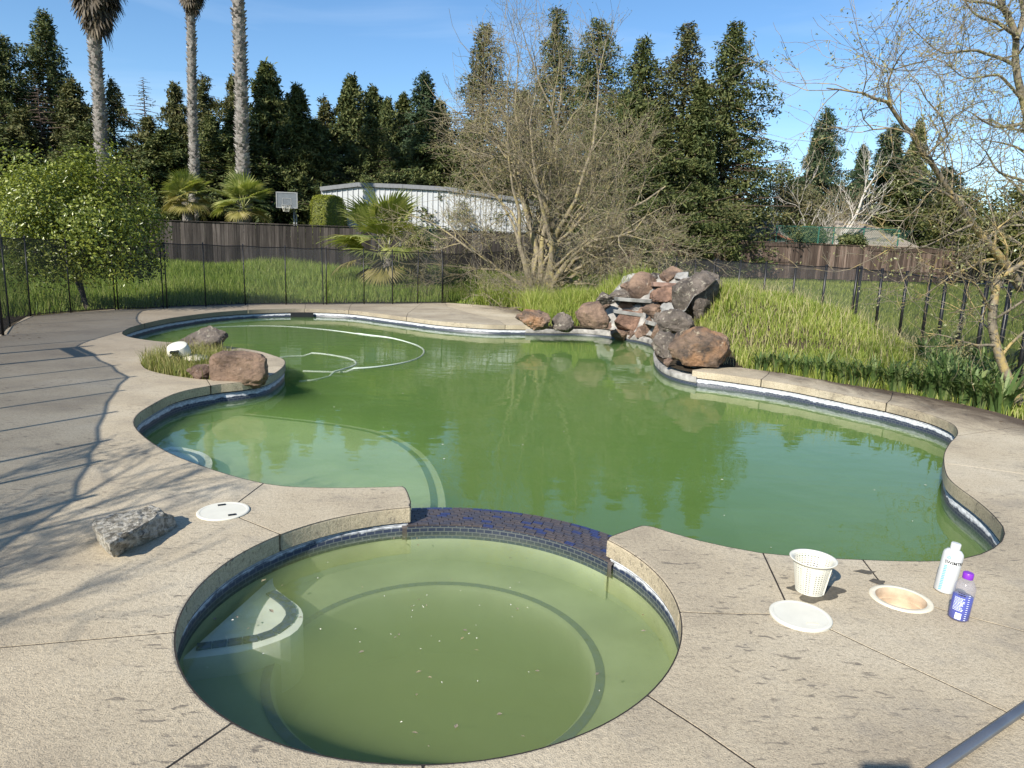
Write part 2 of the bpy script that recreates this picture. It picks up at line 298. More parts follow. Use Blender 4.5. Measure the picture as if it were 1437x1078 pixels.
M = dict(
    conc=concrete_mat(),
    plaster=simple('pool_plaster', (0.34, 0.38, 0.23), 0.7, 0.3, 3),
    plaster_white=simple('step_plaster', (0.72, 0.74, 0.66), 0.7, 0.25, 5),
    plaster_algae=simple('algae_tinted_plaster', (0.60, 0.64, 0.42), 0.7, 0.3, 1.6),
    mastic=simple('black_mastic_joint', (0.012, 0.012, 0.013), 0.5, 0.2),
    tile_blue=simple('blue_glazed_tile', (0.02, 0.035, 0.12), 0.25, 0.6, 30, spec=0.6),
    mortar=simple('lime_mortar', (0.30, 0.285, 0.26), 0.9, 0.6, 6, bump=0.5, bscale=40),
    rock_br=rock_mat('brown_lava_rock', (0.25, 0.17, 0.12), (0.10, 0.07, 0.055), (0.42, 0.36, 0.28), 0.64),
    rock_dk=rock_mat('dark_lichened_rock', (0.18, 0.15, 0.125), (0.065, 0.055, 0.048), (0.42, 0.38, 0.30), 0.57, 3.4),
    rock_or=rock_mat('orange_and_black_rock', (0.24, 0.165, 0.115), (0.055, 0.046, 0.04), (0.45, 0.38, 0.27), 0.62, 2.4, warm=(0.34, 0.19, 0.10)),
    rock_pk=rock_mat('pinkish_porous_rock', (0.27, 0.185, 0.14), (0.10, 0.065, 0.05), (0.42, 0.33, 0.27), 0.6, 6),
    slate=simple('grey_ledge_stone', (0.27, 0.265, 0.25), 0.8, 0.35, 6, bump=0.4),
    redslab=simple('red_ledge_stone', (0.28, 0.18, 0.14), 0.8, 0.35, 6, bump=0.4),
    chunk=rock_mat('broken_aggregate', (0.52, 0.47, 0.37), (0.13, 0.115, 0.09), (0.82, 0.77, 0.66), 0.47, 11),
    black=simple('black_powder_coat', (0.008, 0.008, 0.009), 0.42, 0.2, spec=0.5),
    mesh=mesh_fabric(),
    wood_grey=wood_mat('weathered_grey_fence_wood', (0.020, 0.016, 0.014), (0.05, 0.042, 0.037), (0.10, 0.088, 0.078)),
    wood_red=wood_mat('reddish_fence_wood', (0.045, 0.030, 0.024), (0.10, 0.069, 0.054), (0.22, 0.17, 0.14)),
    soil=None,
    white_pl=simple('white_plastic', (0.62, 0.60, 0.51), 0.55, 0.06, 12, spec=0.5),
    cream_pl=simple('cream_plastic', (0.66, 0.60, 0.46), 0.45, 0.12, 12, spec=0.5),
    peach=simple('stained_skimmer_throat', (0.55, 0.42, 0.29), 0.6, 0.25, 14),
    steel=simple('grey_galvanised_pole', (0.22, 0.235, 0.26), 0.35, 0.15, 8, metal=0.75, stretch=(1, 1, 1)),
    corr=simple('white_corrugated_sheet', (0.43, 0.44, 0.44), 0.4, 0.08, 1.5, spec=0.5),
    roofm=simple('grey_roof_trim', (0.16, 0.165, 0.17), 0.5, 0.2),
    shingle=simple('tan_roof_shingle', (0.26, 0.22, 0.175), 0.9, 0.35, 1.0, stretch=(0.6, 1, 14)),
    redroof=simple('red_brown_roof', (0.28, 0.11, 0.06), 0.8, 0.3, 2),
    wallm=simple('beige_house_wall', (0.42, 0.38, 0.32), 0.8, 0.1),
    green=simple('green_painted_steel', (0.03, 0.11, 0.08), 0.5, 0.2),
    hoopgrey=simple('grey_painted_steel', (0.24, 0.25, 0.25), 0.5, 0.15),
    glassgrey=simple('grey_backboard', (0.13, 0.145, 0.155), 0.3, 0.15, spec=0.6),
)

# ------------------------------------------------------------------ pool outline
SPA = Vector((-0.299, 2.872, 0)); SR = 1.066; DAM = 1.35
aR, aL = R(37.5), R(105)
pol = lambda r_, a, z=0.0: Vector((SPA.x + r_ * cos(a), SPA.y + r_ * sin(a), z))
def wp(L, step=0.1, z=0.0): return catmull([G(x, y, z) for x, y in L], step)
west = wp([(565, 682), (540, 683), (480, 684), (420, 683), (378, 679), (330, 668), (280, 652), (240, 636), (210, 618), (193, 603), (188, 592), (193, 582), (205, 573), (235, 556.5), (260, 548), (285, 543), (310, 539), (340, 536), (372, 530), (390, 521), (400, 511), (398, 504), (385, 499), (365, 493), (335, 488), (300, 484), (253, 481), (223, 479), (190, 474.6), (175, 470.5), (172.5, 466), (182.5, 460), (202.6, 454), (230, 448), (260, 443.3), (300, 438.5), (348, 435), (390, 433.6), (435, 433.2), (490, 435.5), (530, 440), (570, 445), (610, 450), (650, 453.5), (690, 455.8), (715, 456.3), (738, 456.6)])
bank = catmull([west[-1]] + [G(x, y, -.1) * 1.0 for x, y in [(775, 463.8), (808, 463.8), (840, 465.8), (875, 470.5), (903, 475.5), (917, 481), (920.5, 489), (918, 499), (922, 509), (935, 519), (955, 526)]] + [G(979, 521)], 0.1)
bank = [Vector((p.x, p.y, 0)) for p in bank]
east = wp([(979, 521), (1020, 526), (1070, 533), (1112, 539.7), (1165, 550), (1204, 558), (1244, 566), (1296, 579), (1322, 588), (1338, 596), (1343.5, 605), (1341, 613), (1333, 621), (1326, 633), (1324, 643), (1325, 656), (1330, 669.6), (1343.5, 682.7), (1362, 696), (1380, 710), (1396, 725), (1406.5, 738), (1409, 748), (1405, 759), (1393, 769), (1375, 777), (1351, 783), (1317, 786.4), (1270, 786.7), (1217, 785), (1173, 783), (1102, 778.5), (1067, 775), (1022, 766.8), (982, 758), (941, 746.5), (918, 739)], 0.09)
tipR = [G(908, 737.2), G(900, 737), G(888, 741), G(866, 748.5), G(855, 753)]
tipL = [G(575, 709), G(577, 704), G(573, 692), G(569, 684.5)]
spa_arc = [pol(SR, aR - k * (2 * pi - (aL - aR)) / 90) for k in range(91)]
dam_out = [pol(DAM, aR - R(3) + k * (aL - aR + R(6)) / 24) for k in range(25)]
HOLE = west + bank[1:-1] + east + tipR + spa_arc + tipL
pool_pg = west + bank[1:-1] + east + [p for p in dam_out]
# ------------------------------------------------------------------ outer edge of the deck
sh_off = Vector((sd.x, sd.y, 0)).normalized() * (-1.52 / math.tan(SUN_EL))
sh_rail = [G(110, 487), G(135, 498.5), G(161, 513), G(184, 529), G(167, 549), G(157, 566), (G(152, 580)), G(150, 600), G(144, 620), G(132, 650), G(112, 700)]
fence_left = [G(166, 434.5), G(99.5, 440), G(43, 445.5)] + [G(6, 470)] + [p - sh_off for p in sh_rail] + [Vector((-3.6, 0.9, 0)), Vector((-3.6, -0.6, 0)), Vector((-3.6, -4, 0))]
fl_out = [p + Vector((-.12, 0.05, 0)) for p in fence_left]
far_edge = [G(200, 434), G(230, 431.5), G(290, 428.5), G(345, 426.5), G(400, 425.7), G(453, 425.8), G(508, 425.2), G(550, 425), G(590, 424.5), G(627, 425), G(680, 428.5), G(722, 432), G(734, 440)]
right_edge = [G(1000, 515), G(1040, 516), G(1099, 524), G(1146, 532), G(1191, 540), G(1244, 547.6), G(1309, 559), G(1362, 570), G(1400, 579), G(1437, 590), Vector((6.3, 6.2, 0)), Vector((7.2, 5.3, 0)), Vector((7.6, 0, 0)), Vector((7.6, -4.5, 0)), Vector((-3.7, -4.5, 0))]
SITE = fl_out[::-1] + far_edge + bank[1:-1] + right_edge
SITE = [Vector((p.x, p.y, 0)) for p in SITE]
planter = catmull([G(*q) for q in [(197, 510), (205, 518), (225, 524), (258, 529.5), (300, 533), (338, 528), (347, 515), (335, 503), (310, 495), (270, 491.5), (232, 494.5), (207, 501), (197, 510)]], 0.08)[:-1]
ring_c = G(1264, 840.5); llid_c = G(313.5, 718.5); rlid_c = G(1123, 866)
ringhole = [ring_c + Vector((cos(2 * pi * k / 40), sin(2 * pi * k / 40), 0)) * 0.108 for k in range(40)]

# ------------------------------------------------------------------ deck slabs, cut along their joints
joints = [[(378, 672), (333, 706)], [(313, 712), (337, 727), (399, 752)], [(260, 886), (122, 898), (-80, 916)], [(332, 1010), (234, 1078), (150, 1140)], [(596, 1050), (590, 1120)],
    [(900, 970), (980, 1022), (1100, 1105)], [(222, 568), (127, 569), (-60, 574)], [(203, 502), (130, 500), (60, 499)], [(289, 531), (300, 548)],
    [(348, 445), (348, 430), (349, 420)], [(428, 440), (428.5, 418)], [(488, 440), (492, 428), (506, 420)], [(569, 450), (572, 440), (600, 420)], [(715, 460), (700, 450), (628, 430), (620, 418)],
    [(1063, 537), (1078, 525), (1083, 515)], [(1239, 570), (1250, 561), (1256, 540)], [(1340, 612), (1420, 600), (1520, 595)], [(1316, 650), (1348, 652.5), (1437, 665), (1520, 677)],
    [(1067, 768), (1102, 843), (1115, 858)], [(1128, 868), (1167, 884), (1205, 902), (1345, 967.5), (1407, 996.5), (1480, 1030)], [(1205, 778), (1233, 814), (1256, 836)],
    [(1290, 848), (1311, 852), (1345, 862), (1437, 886), (1500, 900)], [(945, 858), (1000, 861), (1100, 862)], [(203, 454), (196, 449), (160, 446), (20, 452), (-60, 470)], [(140, 650), (60, 668), (-120, 700)]]
V2 = []; E2 = []
def ring2(pts):
    n0 = len(V2)
    for p in pts: V2.append((p[0], p[1]))
    for k in range(len(pts)): E2.append((n0 + k, n0 + (k + 1) % len(pts)))
ring2(SITE); ring2(HOLE); ring2(planter); ring2(ringhole)
JW = 0.0045; JL = []
for j in joints:
    P = [G(*q) for q in j]; JL.append(P)
    for sgn in (-1, 1):
        n0 = len(V2)
        for k, p in enumerate(P):
            t = (P[min(k + 1, len(P) - 1)] - P[max(k - 1, 0)]).normalized(); n = Vector((-t.y, t.x, 0))
            V2.append(((p + n * JW * sgn).x, (p + n * JW * sgn).y))
            if k: E2.append((n0 + k - 1, n0 + k))
cv, ce, cf, *_ = delaunay_2d_cdt([Vector(v) for v in V2], E2, [], 0, 1e-6)
cvn = np.array([(v.x, v.y) for v in cv]); cfn = np.array([list(f) for f in cf]); cen = cvn[cfn].mean(1)
isdeck = inpoly(cen[:, 0], cen[:, 1], SITE) & ~inpoly(cen[:, 0], cen[:, 1], HOLE) & ~inpoly(cen[:, 0], cen[:, 1], planter) & ~inpoly(cen[:, 0], cen[:, 1], ringhole)
dj = np.full(len(cen), 1e9)
for P in JL: dj = np.minimum(dj, distpl(cen[:, 0], cen[:, 1], P))
isdeck &= dj > JW * 0.999
par = list(range(len(cfn)))
def find(a):
    while par[a] != a: par[a] = par[par[a]]; a = par[a]
    return a
em = {}
for i, f in enumerate(cfn):
    if not isdeck[i]: continue
    for a, b_ in ((f[0], f[1]), (f[1], f[2]), (f[2], f[0])):
        k = (min(a, b_), max(a, b_))
        if k in em: par[find(i)] = find(em[k])
        else: em[k] = i
comps = {}
for i in range(len(cfn)):
    if isdeck[i]: comps.setdefault(find(i), []).append(i)
deck = empty('pool_deck'); tag(deck, 'tan exposed aggregate concrete deck around the pool and spa', None, None, 'structure')
for root_, tris in comps.items():
    bm = bmesh.new(); vm = {}
    for i in tris:
        vs = []
        for a in cfn[i]:
            if a not in vm: vm[a] = bm.verts.new((cvn[a][0], cvn[a][1], 0))
            vs.append(vm[a])
        try: bm.faces.new(vs)
        except ValueError: pass
    if sum(f.calc_area() for f in bm.faces) < 0.01: bm.free(); continue
    bmesh.ops.recalc_face_normals(bm, faces=bm.faces[:])
    for f in bm.faces:
        if f.normal.z < 0: f.normal_flip()
    top = bm.faces[:]
    r_ = bmesh.ops.extrude_face_region(bm, geom=top)
    bmesh.ops.translate(bm, verts=[g for g in r_['geom'] if isinstance(g, bmesh.types.BMVert)], vec=(0, 0, 0))
    old = [f for f in top if f.is_valid]
    newv = set(g for g in r_['geom'] if isinstance(g, bmesh.types.BMVert))
    for v in bm.verts:
        if v not in newv: v.co.z = -0.095
    bmesh.ops.dissolve_limit(bm, angle_limit=R(0.5), verts=bm.verts[:], edges=[e for e in bm.edges if len(e.link_faces) == 2 and all(abs(f.normal.z) > .9 for f in e.link_faces)])
    bmesh.ops.recalc_face_normals(bm, faces=bm.faces[:])
    bwl = bm.edges.layers.float.new('bevel_weight_edge'); be_ = [e for e in bm.edges if max(v.co.z for v in e.verts) > -.01 and len(e.link_faces) == 2 and e.calc_face_angle(0) > 1.0]
    mids = np.array([((e.verts[0].co + e.verts[1].co) / 2)[:2] for e in be_]); rim_ = (distpl(mids[:, 0], mids[:, 1], HOLE, True) < .004)
    for e, k in zip(be_, rim_): e[bwl] = 1.0 if k else 0.06
    me = bpy.data.meshes.new('slab'); bm.to_mesh(me); bm.free()
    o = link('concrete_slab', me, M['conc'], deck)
    md = o.modifiers.new('b', 'BEVEL'); md.width = 0.013; md.segments = 3; md.limit_method = 'WEIGHT'; md.use_clamp_overlap = False
# bedding below the joints, so that a joint shows dark sand and never daylight
M['bed'] = simple('dark_sand_bed', (0.025, 0.02, 0.017), 0.95, 0.4, 20)
bedf = inpoly(cen[:, 0], cen[:, 1], SITE) & ~inpoly(cen[:, 0], cen[:, 1], HOLE) & ~inpoly(cen[:, 0], cen[:, 1], planter) & ~inpoly(cen[:, 0], cen[:, 1], ringhole)
bed_me = poly('bedding', [(x, y, -0.0025) for x, y in cvn], [list(map(int, f)) for f, k in zip(cfn, bedf) if k])
link('bedding', bed_me, M['bed'], deck)

# ------------------------------------------------------------------ basin walls
def offs(P, d, closed=False):
    out = []; n = len(P)
    for k in range(n):
        a = P[(k - 1) % n] if (closed or k) else P[0]; b_ = P[(k + 1) % n] if (closed or k < n - 1) else P[-1]
        t = (b_ - a); t = t.normalized() if t.length > 1e-9 else Vector((1, 0, 0)); out.append(P[k] + Vector((t.y, -t.x, 0)) * d)
    return out
# orientation: find the sign that points away from the water
mid = len(west) // 2
_t = offs(west, 0.05)[mid]; SGN = 1 if not inpoly([_t.x], [_t.y], pool_pg)[0] else -1
def wall(name, P, prof, mat, parent, smooth=True):
    V = []; n = len(P)
    for z, d in prof: V += [Vector((q.x, q.y, z)) for q in offs(P, d * SGN)]
    Fc = [[j * n + k, j * n + k + 1, (j + 1) * n + k + 1, (j + 1) * n + k] for j in range(len(prof) - 1) for k in range(n - 1)]
    return link(name, poly(name, V, Fc), mat, parent, smooth)
def band_mat(thr=-0.132):
    m, nd, ln, out = newmat('waterline_mosaic'); g = nd.new('ShaderNodeNewGeometry'); s_ = nd.new('ShaderNodeSeparateXYZ'); ln.new(g.outputs['Position'], s_.inputs[0])
    uv = nd.new('ShaderNodeUVMap'); uv.uv_map = 'UVMap'
    br = nd.new('ShaderNodeTexBrick'); br.inputs['Color1'].default_value = (0.015, 0.022, 0.045, 1); br.inputs['Color2'].default_value = (0.03, 0.038, 0.055, 1); br.inputs['Mortar'].default_value = (0.09, 0.10, 0.10, 1)
    br.inputs['Scale'].default_value = 1; br.inputs['Brick Width'].default_value = 0.05; br.inputs['Row Height'].default_value = 0.025; br.inputs['Mortar Size'].default_value = 0.003; br.inputs['Bias'].default_value = -0.3
    ln.new(uv.outputs[0], br.inputs['Vector'])
    nz_ = noisen(nd, ln, g.outputs['Position'], 9, 5, 0.7); mu = nd.new('ShaderNodeMath'); mu.operation = 'MULTIPLY_ADD'; mu.inputs[1].default_value = 0.07; ln.new(nz_.outputs['Fac'], mu.inputs[0]); ln.new(s_.outputs['Z'], mu.inputs[2])
    mr = nd.new('ShaderNodeMapRange'); mr.inputs['From Min'].default_value = thr; mr.inputs['From Max'].default_value = thr + .014; ln.new(mu.outputs[0], mr.inputs['Value'])
    sc_ = noisen(nd, ln, uv.outputs[0], 1, 3, 0.6, sc=(22, 60, 1)); rs = ramp(nd, [(0.4, 0.55), (0.6, 0.95)]); ln.new(sc_.outputs['Fac'], rs.inputs[0])
    mm = nd.new('ShaderNodeMath'); mm.operation = 'MULTIPLY'; ln.new(mr.outputs[0], mm.inputs[0]); ln.new(rs.outputs[0], mm.inputs[1])
    c = mixc(nd, ln, mm.outputs[0], br.outputs[0], (0.62, 0.64, 0.65))
    b = nd.new('ShaderNodeBsdfPrincipled'); b.inputs['Roughness'].default_value = 0.45; ln.new(c, b.inputs['Base Color']); ln.new(b.outputs[0], out.inputs[0]); return m
M['band'] = band_mat(); M['band_spa'] = band_mat(-0.098); M['band_dam'] = band_mat(0.5)
def addarcuv(o, P, prof):
    me = o.data; uvl = me.uv_layers.new(name='UVMap'); L = [0]
    for a, b_ in zip(P[:-1], P[1:]): L.append(L[-1] + (b_ - a).length)
    n = len(P)
    for lp in me.loops: uvl.data[lp.index].uv = (L[lp.vertex_index % n], prof[lp.vertex_index // n][0] + 0.38)
basin = empty('pool_basin'); tag(basin, 'freeform swimming pool basin with mosaic waterline band', None, None, 'structure')
for nm, P in (('west', west), ('bank', bank), ('east', east)):
    if nm != 'bank':
        wall('mastic_joint', P, [(-0.085, .012), (-0.085, .03), (-0.118, .03), (-0.118, .012)], M['mastic'], basin)
    pr = [(-0.113, .045), (-0.113, .016), (-0.27, .016)]
    o = wall('waterline_tile', P, pr, M['band'], basin); addarcuv(o, P, pr)
    wall('plaster_wall', P, [(-0.27, .014), (-0.32, .02), (-1.5, .03)], M['plaster'], basin)
# floor with the shallow shelf
shelf_line = catmull([Vector((x, y, 0)) for x, y in [(-3.5, 7.3), (-3.1, 7.62), (-2.5, 7.5), (-1.85, 7.3), (-1.3, 6.98), (-.88, 6.4), (-.63, 5.75), (-.47, 4.95), (-.42, 4.0)]], 0.08)
shelf_pg = shelf_line + [Vector((-5, 4.0, 0)), Vector((-5, 7.3, 0))]
step2_line = catmull([Vector((x, y, 0)) for x, y in [(-3.2, 8.35), (-2.3, 8.25), (-1.4, 7.85), (-.65, 6.95), (-.33, 6.3), (-.18, 5.7), (-.1, 4.9), (-.08, 4.0)]], 0.1)
step2_pg = step2_line + [Vector((-5, 4.0, 0)), Vector((-5, 8.3, 0))]
def slabof(name, pg, z0, z1, mat, parent, hole=None):
    pts = [Vector((p.x, p.y)) for p in pg]; n = len(pts)
    v, e, f, *_ = delaunay_2d_cdt(pts, [(k, (k + 1) % n) for k in range(n)], [], 1, 1e-6)
    V = [(q.x, q.y, z1) for q in v]; Fc = [list(t) for t in f]; m = len(V)
    V += [(p.x, p.y, z1 - 0.0) for p in pg] + [(p.x, p.y, z0) for p in pg]
    Fc += [[m + k, m + (k + 1) % n, m + n + (k + 1) % n, m + n + k] for k in range(n)]
    return link(name, poly(name, V, Fc), mat, parent)
slabof('floor', [Vector((-9, 3, 0)), Vector((6, 3, 0)), Vector((6, 20, 0)), Vector((-9, 20, 0))], -1.55, -1.5, M['plaster'], basin)
slabof('ledge', shelf_pg, -1.5, -0.38, M['plaster_algae'], basin)
slabof('ledge', step2_pg, -1.5, -0.80, M['plaster'], basin)
def strip(name, line, z, w, mat, parent, d0=0.0):
    a = offs(line, d0 + w); b_ = offs(line, d0); n = len(line)
    V = [Vector((p.x, p.y, z)) for p in a + b_]; return link(name, poly(name, V, [[k, k + 1, n + k + 1, n + k] for k in range(n - 1)]), mat, parent)
strip('edge_tile', shelf_line, -0.376, 0.055, M['tile_blue'], basin, 0.06)
strip('edge_tile', step2_line, -0.796, 0.06, M['tile_blue'], basin, 0.05)
slabof('ledge', [Vector((1.6, 3.2, 0)), Vector((5.6, 3.2, 0)), Vector((5.6, 8.9, 0)), Vector((3.2, 8.9, 0)), Vector((2.2, 6.6, 0))], -1.5, -.85, M['plaster_algae'], basin)
# corner step by the left bay
ps = [G(*q, -.27) for q in [(222, 632), (240, 627), (262, 629), (288, 637), (298, 648), (290, 662), (250, 668)]]; ps = catmull(ps + ps[:1], 0.06)[:-1]
slabof('corner_step', ps, -0.38, -0.27, M['plaster_white'], basin)
strip('edge_tile', catmull([G(*q, -.27) for q in [(238, 631), (262, 633.5), (281, 640), (288, 650), (280, 661)]], .05), -0.266, 0.05, M['tile_blue'], basin)
# water body
def waterbody(name, pg, ztop, zbot, mat, parent=None):
    o = slabof(name, pg, zbot, ztop, mat, parent); me = o.data
    bm = bmesh.new(); bm.from_mesh(me)
    bmesh.ops.remove_doubles(bm, verts=bm.verts[:], dist=1e-5)
    be = [e for e in bm.edges if len(e.link_faces) == 1]
    bmesh.ops.triangle_fill(bm, edges=be, use_beauty=True)
    bmesh.ops.recalc_face_normals(bm, faces=bm.faces[:]); bm.to_mesh(me); bm.free(); return o
M['pool_water'] = water_mat('murky_green_pool_water', (0.27, 0.43, 0.13), 1.8, 0.06, 0.03, (0.22, 0.34, 0.15))
M['spa_water'] = water_mat('murky_olive_spa_water', (0.41, 0.50, 0.20), 2.3, 0.02, 0.012, wind=1.8)
wpg = [Vector((p.x, p.y, 0)) for p in offs(west, .06 * SGN)[3:-1] + offs(bank, .06 * SGN)[2:-2] + offs(east, .06 * SGN)[1:-2]] + [pol(DAM + .004, aR - R(4) + k * (aL - aR + R(8)) / 24) for k in range(25)]
po = waterbody('pool_water', wpg, -0.2, -1.56, M['pool_water']); tag(po, 'still murky green algae water filling the swimming pool', None, None, 'structure')

# ------------------------------------------------------------------ spa
spa = empty('spa_basin'); tag(spa, 'round spa basin with bench and tiled spillway beside the pool', None, None, 'structure')
circ = lambda r_, z, n=96: [pol(r_, 2 * pi * k / n, z) for k in range(n)]
def rings(name, prof, mat, a0=0.0, a1=2 * pi, n=96, uv=False):
    V = []; full = abs(a1 - a0 - 2 * pi) < 1e-6; m = n if full else n + 1
    for r_, z in prof: V += [pol(r_, a0 + (a1 - a0) * k / n, z) for k in range(m)]
    Fc = [[j * m + k, j * m + (k + 1) % m, (j + 1) * m + (k + 1) % m, (j + 1) * m + k] for j in range(len(prof) - 1) for k in range(n)]
    o = link(name, poly(name, V, Fc), mat, spa, True)
    if uv:
        u = o.data.uv_layers.new(name='UVMap')
        for lp in o.data.loops:
            k = lp.vertex_index % m; j = lp.vertex_index // m; u.data[lp.index].uv = (k * (a1 - a0) / n * 1.08, prof[j][1] + 0.38)
        if full:
            for pf in o.data.polygons:
                us = [u.data[l].uv[0] for l in pf.loop_indices]
                if max(us) - min(us) > 3:
                    for l in pf.loop_indices:
                        if u.data[l].uv[0] < 1: u.data[l].uv[0] += 2 * pi * 1.08
    return o
a2, a3 = aL + R(1.0), aR - R(1.0) + 2 * pi
rings('mastic_joint', [(1.075, -.085), (1.095, -.085), (1.095, -.112), (1.075, -.112)], M['mastic'], a2, a3)
rings('waterline_tile', [(1.10, -.108), (1.078, -.108), (1.078, -.2)], M['band_spa'], a2, a3, uv=True)
rings('waterline_tile', [(1.052, -.118), (1.052, -.2)], M['band_dam'], aR - R(1.5), aL + R(1.5), 40, uv=True)
rings('plaster_wall', [(1.053, -.2), (1.053, -.36)], M['plaster'], aR - R(1.5), aL + R(1.5), 40)
rings('plaster_wall', [(1.08, -.2), (1.08, -.36)], M['plaster'])
rings('bench', [(1.09, -.34), (0.72, -.34), (0.705, -.36), (0.70, -.75)], M['plaster'])
rings('edge_tile', [(0.765, -.3365), (0.725, -.3365)], M['tile_blue'])
rings('floor', [(0.72, -.74), (0.0001, -.76)], M['plaster'])
sp = [pol(r_, R(a)) for r_, a in [(1.09, 150), (1.0, 154), (.88, 157), (.73, 162), (.655, 172), (.67, 181), (.75, 187), (.86, 190.5), (1.09, 192)]]; sp = catmull(sp, .04)
slabof('entry_step', sp, -.5, -.235, M['plaster_white'], spa)
tl = catmull([pol(r_, R(a)) for r_, a in [(1.05, 187.5), (.9, 185.5), (.78, 182.5), (.73, 177), (.725, 170), (.77, 164), (.86, 160), (.97, 157.5)]], .03)
for k in range(0, len(tl) - 2, 2):                                         # the step's edge tiles, one by one
    a, b_ = tl[k], tl[k + 2]; c = (a + b_) / 2; d = b_ - a
    B().box((0, 0, 0), (d.length * .93, .05, .008)).make('tile', M['tile_blue'], spa).matrix_world = Matrix.Translation((c.x, c.y, -.230)) @ Matrix.Rotation(atan2(d.y, d.x), 4, 'Z')
so_ = waterbody('spa_water', circ(1.051 + .04, 0), -0.15, -0.77, M['spa_water']); tag(so_, 'murky olive green water filling the round spa', None, None, 'structure')
# spillway dam with individual tiles
dam = B(); n = 40; prof = [(1.058, -.2), (1.054, -.128), (1.07, -.1175), (1.33, -.1175), (DAM - .005, -.13), (DAM - .005, -1.5)]
V = []
for r_, z in prof: V += [pol(r_, aR - R(3) + (aL - aR + R(6)) * k / n, z) for k in range(n + 1)]
dam.add(V, [[j * (n + 1) + k, j * (n + 1) + k + 1, (j + 1) * (n + 1) + k + 1, (j + 1) * (n + 1) + k] for j in range(len(prof) - 1) for k in range(n)])
M['grout'] = simple('brown_grey_grout', (0.085, 0.072, 0.066), 0.8, 0.4, 10)
dam.make('spillway', M['grout'], spa)
tm = [simple('spillway_tile_brown', (0.085, 0.070, 0.068), 0.45, 0.5, 25, spec=.6), simple('spillway_tile_slate', (0.065, 0.060, 0.072), 0.42, 0.5, 25, spec=.6), simple('spillway_tile_blue', (0.03, 0.04, 0.12), 0.35, 0.4, 25, spec=.7)]
tmesh = []
for m_ in tm:
    b_ = B().box((0, 0, 0), (0.0615, 0.0285, 0.007)); me = poly('tile', b_.v, b_.f); me.materials.append(m_); tmesh.append(me)
NR = 9
for rr in range(NR):
    rad = 1.075 + rr * 0.0315; ntl = int(round((aL - aR + R(3)) * rad / 0.066))
    for k in range(ntl):
        a = aR - R(1.5) + (k + .5 + (.5 if rr % 2 else 0)) * (aL - aR + R(3)) / ntl
        if a > aL + R(1.6): continue
        w = (1 if rr in (0, NR - 1) else 0)
        q = rnd.random(); me = tmesh[2] if (q < .07 or (rr == NR - 1 and q < .4) or (rr in (2, 5) and k % 4 == 1 and q < .5)) else tmesh[1 if q < .5 else 0]
        o = bpy.data.objects.new('tile', me); C.objects.link(o); o.parent = spa
        o.location = pol(rad, a, -.1155 + rnd.uniform(-.0008, .0008)); o.rotation_euler = (rnd.uniform(-.012, .012), rnd.uniform(-.012, .012), a + pi / 2)

# ------------------------------------------------------------------ ground
def sstep(a, b_, x): t = np.clip((x - a) / (b_ - a), 0, 1); return t * t * (3 - 2 * t)
BANKX = np.array([(p.x, p.y) for p in SITE])
def hgt(X, Y):
    X = np.atleast_1d(np.asarray(X, float)); Y = np.atleast_1d(np.asarray(Y, float))
    d = distpl(X, Y, SITE, True)
    base = 0.66 * sstep(20, 34, Y - 0.15 * X) * sstep(0, 5, d) - 0.25 * sstep(9, 13, X - 0.15 * (Y - 10)) * (1 - sstep(20, 34, Y))
    # planted mound behind the waterfall
    m = 1.12 * np.exp(-(((X - 4.4) / np.where(X > 4.4, 1.55, 2.15)) ** 2 + ((Y - 13.9) / 2.6) ** 2)) + 0.62 * np.exp(-(((X - 5.1) / 1.25) ** 2 + ((Y - 11.2) / 2.0) ** 2)) + 0.42 * np.exp(-(((X - 1.6) / 3.2) ** 2 + ((Y - 16.6) / 2.2) ** 2))
    m = m + 1.3 * np.exp(-(((X - 2.9) / 1.15) ** 2 + ((Y - 15.1) / 1.1) ** 2))
    m = np.minimum(m * .8, .86 + .25 * np.exp(-(((X - 3) / 1.0) ** 2 + ((Y - 15) / 1.0) ** 2))) * sstep(0.0, 1.5, d)
    wob = 0.05 * np.sin(X * 1.3 + 0.4 * Y) * np.sin(Y * 0.9 - 0.3 * X) * sstep(0.3, 2, d)
    return base + m + wob - 0.03 + 0.0 * X
def h1(x, y): return float(hgt([x], [y])[0])
gp = []
for y in np.arange(-12, 46, 0.5):
    for x in np.arange(-34, 40, 0.5): gp.append((x, y))
for y in np.arange(8.5, 18, 0.25):
    for x in np.arange(1, 9, 0.25): gp.append((x + .01, y + .01))
gp = np.array(gp); gp = gp[distpl(gp[:, 0], gp[:, 1], SITE, True) > 0.12]
gp = gp[~inpoly(gp[:, 0], gp[:, 1], SITE)]
for x, y in ((-1200, -1200), (1200, -1200), (1200, 1400), (-1200, 1400)): pass
ring_far = [(cos(a) * rr, sin(a) * rr + 15) for rr in (70, 140, 400, 1500) for a in np.linspace(0, 2 * pi, 25)[:-1]]
gv = [tuple(p) for p in gp] + ring_far
sd2 = []
for a, b_ in zip(SITE, SITE[1:] + SITE[:1]):
    L = (b_ - a).length; k = max(1, int(L / 0.5))
    for i in range(k): q = a.lerp(b_, i / k); sd2.append((q.x, q.y))
n0 = len(gv); gv += sd2; ge = [(n0 + k, n0 + (k + 1) % len(sd2)) for k in range(len(sd2))]
n0 = len(gv); pl2 = [(p.x, p.y) for p in planter]; gv += pl2; ge += [(n0 + k, n0 + (k + 1) % len(pl2)) for k in range(len(pl2))]
v, e, f, *_ = delaunay_2d_cdt([Vector(q) for q in gv], ge, [], 0, 1e-6)
vn = np.array([(q.x, q.y) for q in v]); fn = np.array([list(t) for t in f]); cn = vn[fn].mean(1)
